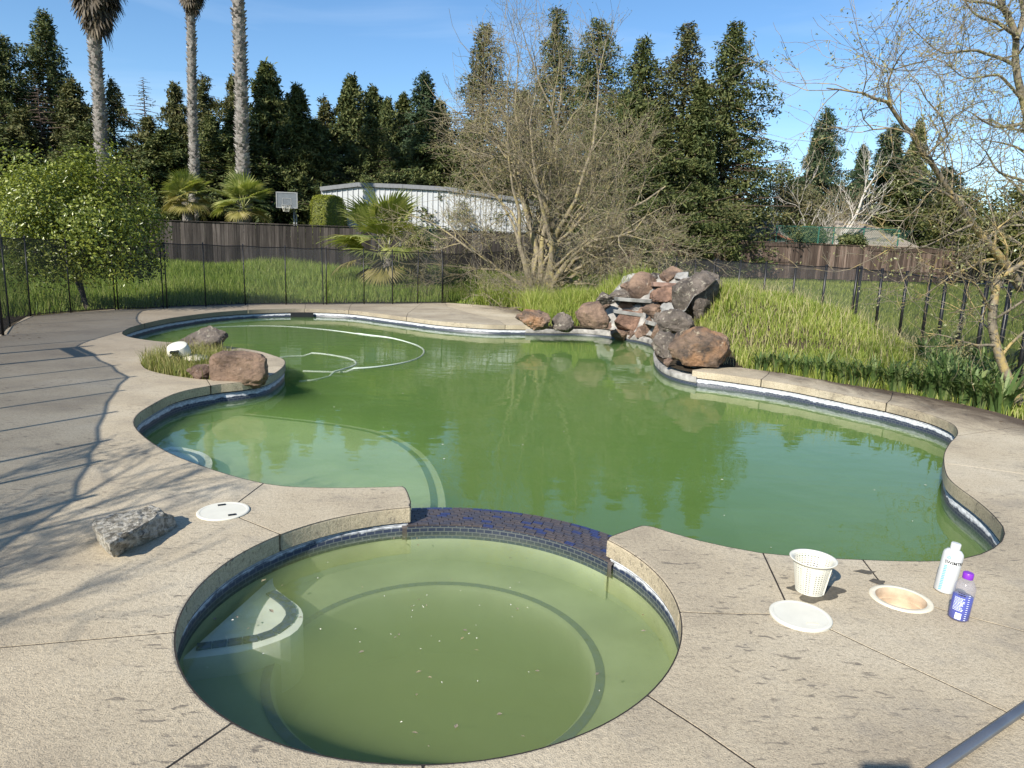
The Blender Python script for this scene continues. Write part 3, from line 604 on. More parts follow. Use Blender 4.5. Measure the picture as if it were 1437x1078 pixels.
keep = ~inpoly(cn[:, 0], cn[:, 1], SITE) | inpoly(cn[:, 0], cn[:, 1], planter)
fn = fn[keep]
hz = hgt(vn[:, 0], vn[:, 1]); inpl = inpoly(vn[:, 0], vn[:, 1], planter) | (distpl(vn[:, 0], vn[:, 1], planter, True) < .02); hz[inpl] = -0.035
rfar = np.hypot(vn[:, 0], vn[:, 1]); hz = np.where(rfar > 60, 0.8, hz)
def ground_mat():
    m, nd, ln, out = newmat('grassy_soil'); g = nd.new('ShaderNodeNewGeometry'); P = g.outputs['Position']
    n1 = noisen(nd, ln, P, 3.2, 8, 0.75); r1 = ramp(nd, [(0.3, (0.022, 0.018, 0.012)), (0.5, (0.05, 0.038, 0.025)), (0.7, (0.10, 0.08, 0.055))]); ln.new(n1.outputs['Fac'], r1.inputs[0])
    n2 = noisen(nd, ln, P, 9, 6, 0.7, sc=(1, .5, 1)); r2 = ramp(nd, [(0.3, (0.07, 0.11, 0.02)), (0.55, (0.14, 0.19, 0.04)), (0.75, (0.23, 0.27, 0.08))]); ln.new(n2.outputs['Fac'], r2.inputs[0])
    s_ = nd.new('ShaderNodeSeparateXYZ'); ln.new(P, s_.inputs[0])
    a = nd.new('ShaderNodeMapRange'); a.inputs['From Min'].default_value = 3.0; a.inputs['From Max'].default_value = 7.0
    ln.new(s_.outputs['X'], a.inputs['Value']); b0 = nd.new('ShaderNodeMapRange'); b0.inputs['From Min'].default_value = 11.5; b0.inputs['From Max'].default_value = 14.0; ln.new(s_.outputs['Y'], b0.inputs['Value'])
    mu = nd.new('ShaderNodeMath'); mu.operation = 'MULTIPLY'; ln.new(a.outputs[0], mu.inputs[0]); ln.new(b0.outputs[0], mu.inputs[1])
    b1 = nd.new('ShaderNodeMapRange'); b1.inputs['From Min'].default_value = 20; b1.inputs['From Max'].default_value = 24; b1.inputs['To Max'].default_value = 0.75; ln.new(s_.outputs['Y'], b1.inputs['Value'])
    mx = nd.new('ShaderNodeMath'); mx.operation = 'MAXIMUM'; ln.new(mu.outputs[0], mx.inputs[0]); ln.new(b1.outputs[0], mx.inputs[1])
    n3 = noisen(nd, ln, P, 0.6, 4, 0.6); r3 = ramp(nd, [(0.35, 0.75), (0.6, 1.0)]); ln.new(n3.outputs['Fac'], r3.inputs[0])
    mm = nd.new('ShaderNodeMath'); mm.operation = 'MULTIPLY'; ln.new(mx.outputs[0], mm.inputs[0]); ln.new(r3.outputs[0], mm.inputs[1])
    c = mixc(nd, ln, mm.outputs[0], r1.outputs[0], r2.outputs[0])
    b = nd.new('ShaderNodeBsdfPrincipled'); b.inputs['Roughness'].default_value = 0.95; b.inputs['Specular IOR Level'].default_value = 0.1; ln.new(c, b.inputs['Base Color'])
    bp = nd.new('ShaderNodeBump'); bp.inputs['Strength'].default_value = 0.8; bp.inputs['Distance'].default_value = 0.05; ln.new(n1.outputs['Fac'], bp.inputs['Height']); ln.new(bp.outputs[0], b.inputs['Normal'])
    ln.new(b.outputs[0], out.inputs[0]); return m
M['soil'] = ground_mat()
gr = link('ground', fast('ground', np.c_[vn, hz], fn), M['soil'], None, True); tag(gr, 'rising ground of soil and rough grass around the pool', None, None, 'structure')

# ------------------------------------------------------------------ grass
def blades(name, X, Y, Z, H, Wd, mat, lean=0.35, label=None, kind='stuff', parent=None, curl=0.5, spread=None):
    n = len(X); a = nr.uniform(0, 2 * pi, n); la = nr.uniform(0, 2 * pi, n) if spread is None else spread + nr.normal(0, .5, n)
    lm = np.abs(nr.normal(lean, lean * .5, n)) * H
    wx, wy = np.cos(a) * Wd / 2, np.sin(a) * Wd / 2; lx, ly = np.cos(la) * lm, np.sin(la) * lm
    V = np.empty((n, 5, 3)); z2 = Z - 0.02
    V[:, 0] = np.c_[X - wx, Y - wy, z2]; V[:, 1] = np.c_[X + wx, Y + wy, z2]
    V[:, 2] = np.c_[X - wx * .75 + lx * .35, Y - wy * .75 + ly * .35, Z + H * .55]; V[:, 3] = np.c_[X + wx * .75 + lx * .35, Y + wy * .75 + ly * .35, Z + H * .55]
    V[:, 4] = np.c_[X + lx, Y + ly, Z + H * (1 - curl * (lm / H) ** 2)]
    i = np.arange(n)[:, None] * 5
    Fc = np.concatenate([i + [0, 1, 3], i + [0, 3, 2], i + [2, 3, 4]])
    o = link(name, fast(name, V.reshape(-1, 3), Fc), mat, parent)
    if label: tag(o, label, 'grass', None, kind)
    return o
M['grass_mound'] = leafmat('bright_mound_grass', [(0.1, (0.09, 0.14, 0.022)), (0.4, (0.22, 0.295, 0.045)), (0.68, (0.38, 0.42, 0.10)), (0.97, (0.60, 0.54, 0.28))], 0.45, nscale=0.7)
M['grass_field'] = leafmat('tall_field_grass', [(0.1, (0.08, 0.15, 0.02)), (0.45, (0.22, 0.32, 0.045)), (0.75, (0.38, 0.44, 0.11)), (0.95, (0.55, 0.52, 0.25))], 0.38, nscale=0.4)
M['grass_lawn'] = leafmat('rough_lawn_grass', [(0.1, (0.16, 0.23, 0.035)), (0.5, (0.33, 0.40, 0.075)), (0.9, (0.52, 0.53, 0.18))], 0.4, nscale=0.4)
def scatter(n, x0, x1, y0, y1, test): 
    X = nr.uniform(x0, x1, n); Y = nr.uniform(y0, y1, n); k = ~inpoly(X, Y, SITE); X, Y = X[k], Y[k]; k = test(X, Y); return X[k], Y[k]
mfR = [D(925, 361, 23.5), D(955, 362, 22.4), D(1031, 367, 20), D(1128, 371, 17.8), D(1213, 377, 16), D(1299, 387, 13.5), D(1358, 394, 11.2), D(1404, 399, 9.8), D(1450, 413, 8.4)]
mfR = [Vector((p.x, p.y, 0)) for p in mfR] + [Vector((7.4, 6.2, 0))]
mound_pg = [(p.x, p.y) for p in mfR] + [(5.2, 6.8), (3, 8), (1, 12), (-3.0, 19.5), (2, 24)]
X, Y = scatter(330000, -2.6, 9.5, 6.5, 25, lambda x, y: inpoly(x, y, mound_pg) & (distpl(x, y, SITE, True) > .10) & ((x > 1.9) | (y > 14.6)))
k = (x_ := (X > 2.9) | (Y > 14.9) | (Y < 13.0)); k &= ~((X < 3.4) & (Y < 14.6) & (Y > 9.6)); X, Y = X[k], Y[k]
hh = np.clip(0.14 + 0.08 * np.sin(X * 1.9) * np.sin(Y * 1.4 + 1), 0.1, 0.4) + 0.25 * sstep(14.8, 17, Y)
tuft = np.array([noise.noise(Vector((x * 1.4, y * 1.4, 0))) + .6 * noise.noise(Vector((x * 4, y * 4, 5))) for x, y in zip(X, Y)]); hh = hh * np.clip(1 + 1.0 * tuft, .4, 1.5) * (1 - .35 * sstep(4.5, 6.5, X))
blades('mound_grass', X, Y, hgt(X, Y), hh * nr.uniform(.5, 1.35, len(X)), 0.008 + 0.0004 * Y, M['grass_mound'], 0.35, 'bright yellow green grass covering the mound around the waterfall')
X, Y = scatter(150000, -24, 3, 11, 31, lambda x, y: ~inpoly(x, y, mound_pg) & (distpl(x, y, SITE, True) > .35) & (y > 13) & (y < 30.5 + 0.12 * x + 2))
blades('field_grass', X, Y, hgt(X, Y), (0.33 + .12 * np.sin(X * .9 + 1) * np.sin(Y * .8)) * nr.uniform(.45, 1.4, len(X)) * sstep(0, 1.6, distpl(X, Y, SITE, True)), 0.018, M['grass_field'], 0.28, 'tall green grass growing between the mesh fence and wooden fence')
X, Y = scatter(75000, 3, 34, 8, 38, lambda x, y: ~inpoly(x, y, mound_pg) & (distpl(x, y, SITE, True) > .5) & (x > 2.2 + (22 - y) * .1))
blades('lawn_grass', X, Y, hgt(X, Y), 0.14 * nr.uniform(.4, 1.6, len(X)), 0.022, M['grass_lawn'], 0.4, 'rough open lawn grass behind the right mesh fence')
k = nr.random(len(X)) < 0
Xs, Ys = scatter(4200, 2.6, 8.5, 7.5, 20, lambda x, y: inpoly(x, y, mound_pg) & (distpl(x, y, SITE, True) > .15))
blades('seed_stalks', Xs, Ys, hgt(Xs, Ys), nr.uniform(.28, .5, len(Xs)), 0.006, leafmat('straw_stalks', [(0.1, (0.30, 0.26, 0.12)), (0.9, (0.62, 0.52, 0.32))], .3), 0.5, 'pale dry seed stalks standing above the mound grass')
# planter grass, drier
M['grass_dry'] = leafmat('straw_tipped_grass', [(0.1, (0.08, 0.12, 0.02)), (0.5, (0.20, 0.22, 0.05)), (0.85, (0.42, 0.36, 0.17))], 0.35, nscale=2)
X = nr.uniform(-6, -2, 26000); Y = nr.uniform(7, 11, 26000); k = inpoly(X, Y, planter); X, Y = X[k], Y[k]
blades('planter_grass', X, Y, 0 * X - .03, nr.uniform(.07, .26, len(X)), 0.007, M['grass_dry'], 0.45, 'straw tipped grass growing in the deck planter')

# ------------------------------------------------------------------ strap leaved plants on the right bank
M['strap'] = leafmat('strap_leaf', [(0.1, (0.05, 0.10, 0.03)), (0.5, (0.13, 0.20, 0.06)), (0.9, (0.27, 0.31, 0.13))], 0.35, nscale=1)
def strap_mesh(n, Hh, seed):
    r_ = np.random.default_rng(seed); V = []; Fc = []
    for i in range(n):
        a = r_.uniform(0, 2 * pi); L = Hh * r_.uniform(.6, 1.15); b0 = r_.uniform(0, .05); out = r_.uniform(.15, .75) * L; w = r_.uniform(.010, .018)
        base = len(V); px_, py_ = -sin(a) * w, cos(a) * w
        for t in (0, .35, .7, 1.0):
            x = cos(a) * (b0 + out * t ** 1.7); y = sin(a) * (b0 + out * t ** 1.7); z = L * (t - .38 * t ** 3 * (out / L) * 1.6)
            s_ = (.8, 1, .8, .06)[(0, .35, .7, 1.0).index(t)]; V += [(x - px_ * s_, y - py_ * s_, z), (x + px_ * s_, y + py_ * s_, z)]
        for k in range(3): q = base + 2 * k; Fc.append([q, q + 1, q + 3, q + 2])
    return fast('leaves', V, Fc)
strapm = [strap_mesh(34, .46, s_) for s_ in range(4)]
spots = []
for k in range(26):
    t = k / 25; x, y = 1062 + t * 345, None
    yy = np.interp(x, [1062, 1099, 1146, 1191, 1244, 1309, 1362, 1410], [519, 523, 530.5, 538.5, 546, 557.5, 568, 580])
    spots.append((x + rnd.uniform(-4, 4), yy - 2 + rnd.uniform(-1, .5), .8 + .5 * t))
for k in range(16): spots.append((rnd.uniform(1290, 1405), rnd.uniform(515, 556), rnd.uniform(1.0, 1.45)))
ORD = 'first second third fourth fifth sixth seventh eighth ninth tenth eleventh twelfth thirteenth fourteenth fifteenth sixteenth seventeenth eighteenth nineteenth twentieth twenty-first twenty-second twenty-third twenty-fourth twenty-fifth twenty-sixth'.split()
pos_words = ['beside the dark boulder', 'along the pool coping', 'at the deck edge', 'under the leaning tree']
for k, (x, y, s_) in enumerate(spots):
    p = G(x, y); o = link('strap_leaf_plant', strapm[k % 4], M['strap']); o.location = (p.x, p.y, h1(p.x, p.y) - .01); o.rotation_euler = (0, 0, rnd.uniform(0, 6)); o.scale = (s_, s_, s_ * rnd.uniform(.85, 1.15))
    tag(o, ORD[k] + ' small strap leaf clump along the right deck edge, counting from the orange boulder' if k < 26 else 'taller strap leaf clump crowded below the leaning bare tree', 'plant', 'strap leaf plants at the deck edge' if k < 26 else 'strap leaf plants below the bare tree')

# ------------------------------------------------------------------ wooden fences
plank_h = 1.80
def plank(w, h_, name='plank'):
    b_ = B(); b_.add([(-w/2, -.009, 0), (w/2, -.009, 0), (w/2, .009, 0), (-w/2, .009, 0), (-w/2, -.009, h_ - .03), (w/2, -.009, h_ - .03), (w/2, .009, h_ - .03), (-w/2, .009, h_ - .03),
        (-w/2 + .03, -.009, h_), (w/2 - .03, -.009, h_), (w/2 - .03, .009, h_), (-w/2 + .03, .009, h_)],
        [[0,3,2,1],[0,1,5,4],[1,2,6,5],[2,3,7,6],[3,0,4,7],[4,5,9,8],[5,6,10,9],[6,7,11,10],[7,4,8,11],[8,9,10,11]])
    return poly(name, b_.v, b_.f)
def wood_fence(A, Bp, label, mat, topz, pitch, front_rails=()):
    root = empty('wooden_fence', (A.x, A.y, 0), 0, label, 'fence'); d = (Bp - A); L = d.length; u = d.normalized(); ang = atan2(u.y, u.x)
    me = plank(pitch * .975, plank_h); me.materials.append(mat); n = int(L / pitch)
    nrm = Vector((u.y, -u.x, 0))
    for k in range(n):
        s_ = (k + .5) * pitch; o = bpy.data.objects.new('plank', me); C.objects.link(o); o.parent = root
        tz = topz(s_ / L); o.location = (u.x * s_, u.y * s_, tz - plank_h + rnd.uniform(-.012, .012)); o.rotation_euler = (rnd.uniform(-.006, .006), rnd.uniform(-.008, .008), ang + rnd.uniform(-.015, .015))
    pme = poly('p', *(lambda b_: (b_.v, b_.f))(B().box((0, 0, .95), (.1, .1, 1.95)))); pme.materials.append(mat)
    for k in range(int(L / 2.44) + 1):
        s_ = k * 2.44; o = bpy.data.objects.new('post', pme); C.objects.link(o); o.parent = root
        o.location = Vector((u.x * s_, u.y * s_, topz(s_ / L) - 1.9)) + (-nrm) * .07; o.rotation_euler = (0, 0, ang)
        if k * 2.44 + 2.44 < L:
            for z in (.25, 1.55):
                r_ = B().box((1.22, 0, 0), (2.43, .04, .09)).make('rail', mat, root); r_.location = Vector((u.x * s_, u.y * s_, topz(s_ / L) - 1.9 + z)) + (-nrm) * .035; r_.rotation_euler = (0, -atan2(topz(min(1, (s_ + 2.44) / L)) - topz(s_ / L), 2.44), ang)
            cp = B().box((1.22, 0, 0), (2.44, .13, .035)).make('cap_rail', mat, root); cp.location = (u.x * s_, u.y * s_, topz(s_ / L) + .022); cp.rotation_euler = (0, -atan2(topz(min(1, (s_ + 2.44) / L)) - topz(s_ / L), 2.44), ang)
    for (s0, s1, zz, hgt_) in front_rails:
        r_ = B().box(((s0 + s1) / 2, 0, 0), (s1 - s0, .03, hgt_)).make('front_rail', mat, root); q = u * 0 + nrm * .03; r_.location = (q.x, q.y, topz((s0 + s1) / 2 / L) + zz); r_.rotation_euler = (0, 0, ang)
    return root
FA = D(-60, 300, 28.0); FB = D(845, 331, 34.5); FC = D(1475, 356, 40.0)
tA, tB, tC = FA.z, FB.z, FC.z
wood_fence(Vector((FA.x, FA.y, 0)), Vector((FB.x, FB.y, 0)), 'dark weathered grey wooden fence behind the pool garden and palms', M['wood_grey'], lambda t: tA + (tB - tA) * t, 0.16)
wood_fence(Vector((FB.x + .05, FB.y, 0)), Vector((FC.x, FC.y, 0)), 'reddish brown wooden fence across the back of the right lawn', M['wood_red'], lambda t: tB + (tC - tB) * t, 0.145,
    [(9.1, 11.0, -.95, .10), (14.8, 19.6, -1.3, .10), (14.8, 19.2, -.12, .2), (7.9, 11.3, -.1, .16)])

# ------------------------------------------------------------------ mesh pool fences
def post_mesh(h_=1.55, r_=.014):
    b_ = B().tube([(0, 0, -.05), (0, 0, h_)], r_, 8); me = poly('post', b_.v, b_.f); me.materials.append(M['black']); me.shade_smooth(); return me
pm = post_mesh(); pm2 = post_mesh(1.56, .02)
def mesh_fence(label, pts, H_=1.5, double=(), zfn=None, skip=(), post=None):
    """pts: post positions; one fabric panel and one top strap per bay"""
    root = empty('mesh_pool_fence', pts[0], 0, label, 'fence'); zfn = zfn or (lambda p: 0.0)
    O = Vector(pts[0])
    for k, p in enumerate(pts):
        q = Vector((p.x, p.y, zfn(p))) - Vector((O.x, O.y, 0)); q.z -= O.z
        for dx in ((-.045, .045) if k in double else (0,)):
            o = bpy.data.objects.new('post', post or pm); C.objects.link(o); o.parent = root; o.location = q + Vector((dx, 0, 0)); o.rotation_euler = (rnd.uniform(-.012, .012), rnd.uniform(-.012, .012), 0)
        if k + 1 < len(pts) and k not in skip:
            q2 = Vector((pts[k+1].x, pts[k+1].y, zfn(pts[k+1]))) - Vector((O.x, O.y, 0)); q2.z -= O.z
            z0, z1 = Vector((0, 0, .02)), Vector((0, 0, H_)); mid = (q + q2) / 2; sag = Vector((0, 0, H_ - .022))
            link('mesh_panel', poly('mesh_panel', [q + z0, q2 + z0, q2 + z1, mid + sag, q + z1], [[0, 1, 2, 3, 4]]), M['mesh'], root)
            B().tube([q + z1, mid + sag, q2 + z1], .011, 5).make('top_strap', M['black'], root)
            B().tube([q + z0 + Vector((0, 0, .015)), q2 + z0 + Vector((0, 0, .015))], .008, 5).make('bottom_strap', M['black'], root)
    return root
backp = [G(166, 434.8), G(232, 432.8), G(289, 430.5), G(344.5, 428.2), G(401.5, 427.6), G(456, 427.6), G(511, 427), G(551, 427), G(586, 426.2), G(620, 425.5)]
mesh_fence('black mesh pool fence along the far side of the pool', backp, double=(1, 5))
mesh_fence('black mesh fence stretch beyond the palm, running behind the bare tree', [backp[-1] + Vector((.03, .03, 0)), G(668, 421), G(716, 417), G(764, 413.5), G(812, 411), G(860, 409)], zfn=lambda p: h1(p.x, p.y))
def resample(P, step):
    out = [P[0]]; acc = 0
    for a, b_ in zip(P[:-1], P[1:]):
        L = (b_ - a).length; s_ = step - acc
        while s_ <= L: out.append(a.lerp(b_, s_ / L)); s_ += step
        acc = (acc + L) % step
    return out
lp = [G(166, 434.8) + Vector((-.04, -.04, 0)), G(99.5, 439), G(43, 444)]
mesh_fence('black mesh fence bays beside the broadleaf tree on the far left', lp + [G(14, 457), G(5, 470)])
gate_near = sh_rail[0] - sh_off
railp = [p - sh_off for p in sh_rail[1:]]
lp2 = [G(6, 470), gate_near]
mesh_fence('black mesh fence leading from the left frame edge to the gate', [G(4, 471), gate_near + Vector((-.25, .75, 0)), gate_near], post=pm2)
mesh_fence('black mesh fence bordering the left side of the deck near the camera', [railp[0]] + railp[1:4] + [railp[5], railp[7], railp[8], railp[9], Vector((-3.6, 0.9, 0)), Vector((-3.6, -.2, 0)), Vector((-3.6, -1.3, 0)), Vector((-3.6, -2.4, 0)), Vector((-3.6, -3.5, 0))], post=pm2)
ga, gb = gate_near, railp[0]
gt = empty('pool_gate', ga, 0, 'narrow black gate with a latch box in the left mesh fence', 'gate')
for q in (ga, gb): B().box((q.x - ga.x, q.y - ga.y, .8), (.06, .06, 1.7)).make('gate_post', M['black'], gt)
mq = (gb - ga); B().box((mq.x / 2, mq.y / 2, 1.40), (mq.length * .95, .07, .07), rz=atan2(mq.y, mq.x)).make('latch_box', M['black'], gt)
link('mesh_panel', poly('mesh_panel', [Vector((0, 0, .03)), Vector((mq.x, mq.y, .03)), Vector((mq.x, mq.y, 1.5)), Vector((0, 0, 1.5))], [[0, 1, 2, 3]]), M['mesh'], gt)
B().box((mq.x / 2, mq.y / 2, 1.50), (mq.length, .04, .04), rz=atan2(mq.y, mq.x)).make('top_rail', M['black'], gt)
rp = resample(mfR, 1.0)
def topz_r(p):   # height of the top strap read along the run
    return float(np.interp(p.y, [6, 8, 9.8, 11.2, 13.5, 16, 17.8, 20, 22.4, 24], [1.26, 1.29, 1.31, 1.34, 1.39, 1.48, 1.50, 1.54, 1.60, 1.62]))
mesh_fence('black mesh pool fence curving round the grassy mound on the right', rp, double=(3, 8), zfn=lambda p: topz_r(p) - 1.5, post=post_mesh(1.55, .030))

# ------------------------------------------------------------------ rocks
_ico = {}
def ico(sub):
    if sub not in _ico:
        bm = bmesh.new(); bmesh.ops.create_icosphere(bm, subdivisions=sub, radius=1); _ico[sub] = (np.array([v.co[:] for v in bm.verts]), np.array([[v.index for v in f.verts] for f in bm.faces])); bm.free()
    return _ico[sub]
def boulder_mesh(dims, seed, cuts=9, rough=.10, sub=5, boxy=0.0):
    cuts += 4; rough *= 1.5
    r_ = np.random.default_rng(seed); V, Fc = ico(sub); V = V.copy()
    if boxy: V = np.sign(V) * np.abs(V) ** (1 - boxy); V /= np.max(np.abs(V))
    for _ in range(cuts):
        n = r_.normal(size=3); n /= np.linalg.norm(n); d = r_.uniform(.5, .86); s_ = V @ n; ov = np.maximum(s_ - d, 0); V -= np.outer(ov * .93, n)
    off = Vector(r_.uniform(-50, 50, 3))
    out = []
    for p in V:
        q = Vector(p); f = noise.fractal(q * 1.7 + off, 0.9, 2.1, 5) * rough + abs(noise.noise(q * 4.5 + off)) * rough * .5 - rough * .15
        out.append(q * (1 + f))
    V = np.array(out) * (np.array(dims) / 2); return fast('boulder', V, Fc)
def boulder(name, x0, y0, x1, y1, Y, mat, seed, label=None, group=None, parent=None, depth=1.0, cuts=9, rough=.1, rot=0.0, sub=5, boxy=0.0, origin=None, tilt=0.0):
    """fills the traced extent x0..x1, y0..y1 at distance Y; depth = thickness over width"""
    c = D((x0 + x1) / 2, (y0 + y1) / 2, Y); s_ = Y / FPX; w, h_ = (x1 - x0) * s_, (y1 - y0) * s_ * 1.02
    me = boulder_mesh((w, w * depth, h_), seed, cuts, rough, sub, boxy)
    o = link(name, me, mat, parent, True); o.location = c - (origin or Vector()); o.rotation_euler = (0, tilt, rot)
    try: me.set_sharp_from_angle(angle=R(38))
    except Exception: pass
    if label: tag(o, label, 'rock', group)
    return o
bb = boulder
bb('boulder', 250, 455, 325, 497, 10.0, M['rock_dk'], 11, 'long mottled grey rock at the back of the grassy deck planter', depth=.55, rough=.14, cuts=6)
bb('boulder', 264, 511, 311, 536, 7.75, M['rock_pk'], 12, 'small pinkish porous rock at the front of the deck planter', depth=.8)
bb('boulder', 299, 491, 383, 543, 7.8, M['rock_br'], 113, 'large purplish brown rock overhanging the tip of the planter peninsula', depth=.7, boxy=.45, cuts=0, rough=.09)
bb('boulder', 725, 432, 778, 466, 13.9, M['rock_or'], 14, 'dark topped rock with a tan face where the far deck coping ends', depth=.8, rough=.14)
bb('boulder', 773, 438, 810, 466, 13.9, M['rock_dk'], 15, 'small dark rock between two larger rocks on the pool bank', depth=.9)
bb('boulder', 806, 424, 865, 470, 13.8, M['rock_br'], 17, 'large smooth brown boulder left of the waterfall ledges', depth=.8, rough=.06, cuts=5)
bb('boulder', 916, 459, 964, 512, 10.9, M['rock_dk'], 18, 'dark lichened boulder at the waterline where the pool bends', depth=1.0, rough=.12)
bb('boulder', 940, 459, 1037, 524, 10.05, M['rock_or'], 25, 'big orange and black boulder standing beside the right hand coping', depth=.75, rough=.10, cuts=8)
bb('boulder', 929, 502, 944, 517, 10.0, M['rock_pk'], 20, 'small brown stone set in mortar under the orange boulder', depth=.8)
wf = empty('rock_waterfall', D(900, 455, 13.6), 0, 'dry rock waterfall of stacked boulders and ledge stones above the pool', 'waterfall'); wo_ = wf.location.copy()
WFP = dict(parent=wf, origin=wo_)
wfz, wfd = [-.12, .12, .42, .62, .85, 1.02, 1.18], [0.0, .07, .22, .50, .60, .90, 1.05]
BK = [(p.x, p.y) for p in bank]
def wall_Y(x, y):
    for Y_ in np.arange(11.5, 15.6, .03):
        p = D(x, y, Y_)
        if inpoly([p.x], [p.y], pool_pg)[0]: continue
        if p.z < float(np.interp(distpl([p.x], [p.y], BK)[0], wfd, wfz)): return float(Y_)
    return 14.9
def ledge_noise(p): return noise.fractal(p * 2.3, .9, 2, 4)
wseg = [p for p in bank if p.y > 12.75 and p.x > 1.7]
wv_ = []; nW = len(wseg)
for z_, d_ in zip(wfz, wfd):
    for p, q in zip(wseg, offs(wseg, (d_ + .0) * SGN)):
        n_ = ledge_noise(Vector((p.x, p.y, z_ * 2))); e_ = q - p; e_ = e_.normalized() if e_.length > .001 else Vector()
        wv_.append(Vector((q.x - max(0, d_ - .3) * .35 * max(0, 13.4 - p.y), q.y, z_)) + (e_ * (.06 * n_ + .05) + Vector((0, 0, .04 * n_)) if z_ > 0 else Vector((0, 0, .03))))
rise = [min(1, max(0, (p.x - 1.6) / .3)) for p in wseg]
wv_ = [Vector((v.x, v.y, -.12 + (v.z + .12) * (.25 + .75 * rise[k % nW]))) for k, v in enumerate(wv_)]
wm = link('mortar', poly('mortar', [v - wo_ for v in wv_], [[j * nW + k, j * nW + k + 1, (j + 1) * nW + k + 1, (j + 1) * nW + k] for j in range(len(wfz) - 1) for k in range(nW - 1)]), M['mortar'], wf, True)
for k, (x0, y0, x1, y1, Y, mt, sd_, kw) in enumerate([
    (835, 411, 858, 428, 14.3, 'rock_dk', 31, {}), (845, 417, 868, 429, 14.1, 'slate', 32, {}), (856, 406, 897, 421, 14.5, 'rock_dk', 33, dict(depth=.7)),
    (886, 386, 921, 421, 14.6, 'rock_br', 34, dict(depth=.7, rough=.05, cuts=6)), (905, 382, 929, 398, 14.9, 'rock_dk', 35, {}), (926, 377, 956, 396, 14.9, 'rock_br', 36, {}),
    (948, 382, 970, 396, 14.9, 'slate', 37, {}), (918, 403, 961, 423, 14.3, 'redrock', 38, dict(boxy=.5, cuts=3)),
    (866, 421, 893, 437, 13.95, 'rock_br', 39, {}), (886, 426, 907, 438, 13.9, 'slate', 40, {}), (903, 426, 936, 447, 13.7, 'rock_br', 41, {}), (930, 423, 955, 441, 13.7, 'slate', 42, {}),
    (862, 440, 903, 470, 13.75, 'redrock', 43, dict(boxy=.45, cuts=4, rough=.06)), (900, 444, 917, 476, 13.45, 'rock_br', 44, {}), (913, 456, 932, 480, 12.6, 'rock_br', 45, {}), (851, 455, 865, 470, 13.8, 'rock_pk', 46, {}),
    (948, 386, 1016, 450, 13.3, 'rock_dk', 151, dict(depth=.9, rough=.09, cuts=3)), (856, 461, 879, 478, 14.72, 'rock_br', 152, {}), (964, 380, 1010, 412, 13.9, 'rock_dk', 48, {}), (1000, 411, 1019, 436, 13.3, 'rock_dk', 49, {}),
    (872, 395, 893, 410, 14, 'rock_br', 71, {}), (838, 422, 858, 436, 14, 'rock_br', 72, {}), (897, 430, 909, 443, 14, 'rock_pk', 73, {}), (918, 440, 936, 456, 14, 'rock_dk', 74, {}), (932, 404, 956, 424, 14, 'rock_dk', 75, {}), (880, 462, 899, 475, 14, 'rock_pk', 76, {}),
    (924, 437, 976, 473, 12.2, 'rock_dk', 50, dict(depth=.9)), (893, 459, 915, 476, 13.3, 'rock_pk', 51, {})]):
    mt_ = M['rock_br'] if mt == 'x' else (M.get(mt) or rock_mat('red_brown_rock', (0.28, 0.17, 0.12), (0.11, 0.07, 0.055), (0.35, 0.25, 0.18), 0.7, 4))
    if mt == 'redrock': M['redrock'] = mt_
    gx, gy = (x1 - x0) * (.14 if x1 < 957 else .06), (y1 - y0) * (.12 if x1 < 957 else .06)
    if x1 < 957 and sd_ != 152: Y = wall_Y((x0 + x1) / 2, (y0 + y1) / 2 + (y1 - y0) * .1) + .10; kw = {**kw, 'depth': kw.get('depth', .8)}
    bb('boulder', x0 - gx, y0 - gy, x1 + gx, y1 + gy, Y, mt_, sd_, **{**dict(depth=1.0), **kw}, **WFP)
def ledge(x0, y0, x1, y1, Y, thick_px, dep, mat, seed, rise=0.0):
    a, b_ = D(x0, y0, Y), D(x1, y1, Y); t = thick_px * Y / FPX; c = (a + b_) / 2; w = (b_ - a).length; r_ = random.Random(seed)
    top = [(-w/2, -dep/2), (-w*.2, -dep*.56), (w*.2, -dep*.5), (w/2, -dep*.42), (w*.48, dep/2), (-w*.48, dep/2)]; top = [(x + r_.uniform(-.03, .03), y + r_.uniform(-.03, .03)) for x, y in top]
    n = len(top); V = [(x, y, 0) for x, y in top] + [(x * .97, y * .95, -t) for x, y in top]
    o = link('ledge_stone', poly('ledge_stone', V, [list(range(n)), list(range(n, 2 * n))[::-1]] + [[k, n + k, n + (k + 1) % n, (k + 1) % n] for k in range(n)]), mat, wf)
    o.location = c - wo_; o.rotation_euler = (R(-3), atan2(a.z - b_.z, w), 0); m = o.modifiers.new('b', 'BEVEL'); m.width = .008; m.segments = 2
for q in ((914, 396, 970, 399.5, 6, .7, 'redslab', 1), (862, 417, 952, 423.5, 5, .75, 'slate', 2), (860, 434, 916, 442, 5, .6, 'slate', 3), (908, 449.5, 934, 457, 5.5, .5, 'slate', 4)):
    ledge(q[0], q[1], q[2], q[3], wall_Y((q[0] + q[2]) / 2, (q[1] + q[3]) / 2 + 2) + .12, q[4], q[5], M[q[6]], q[7])
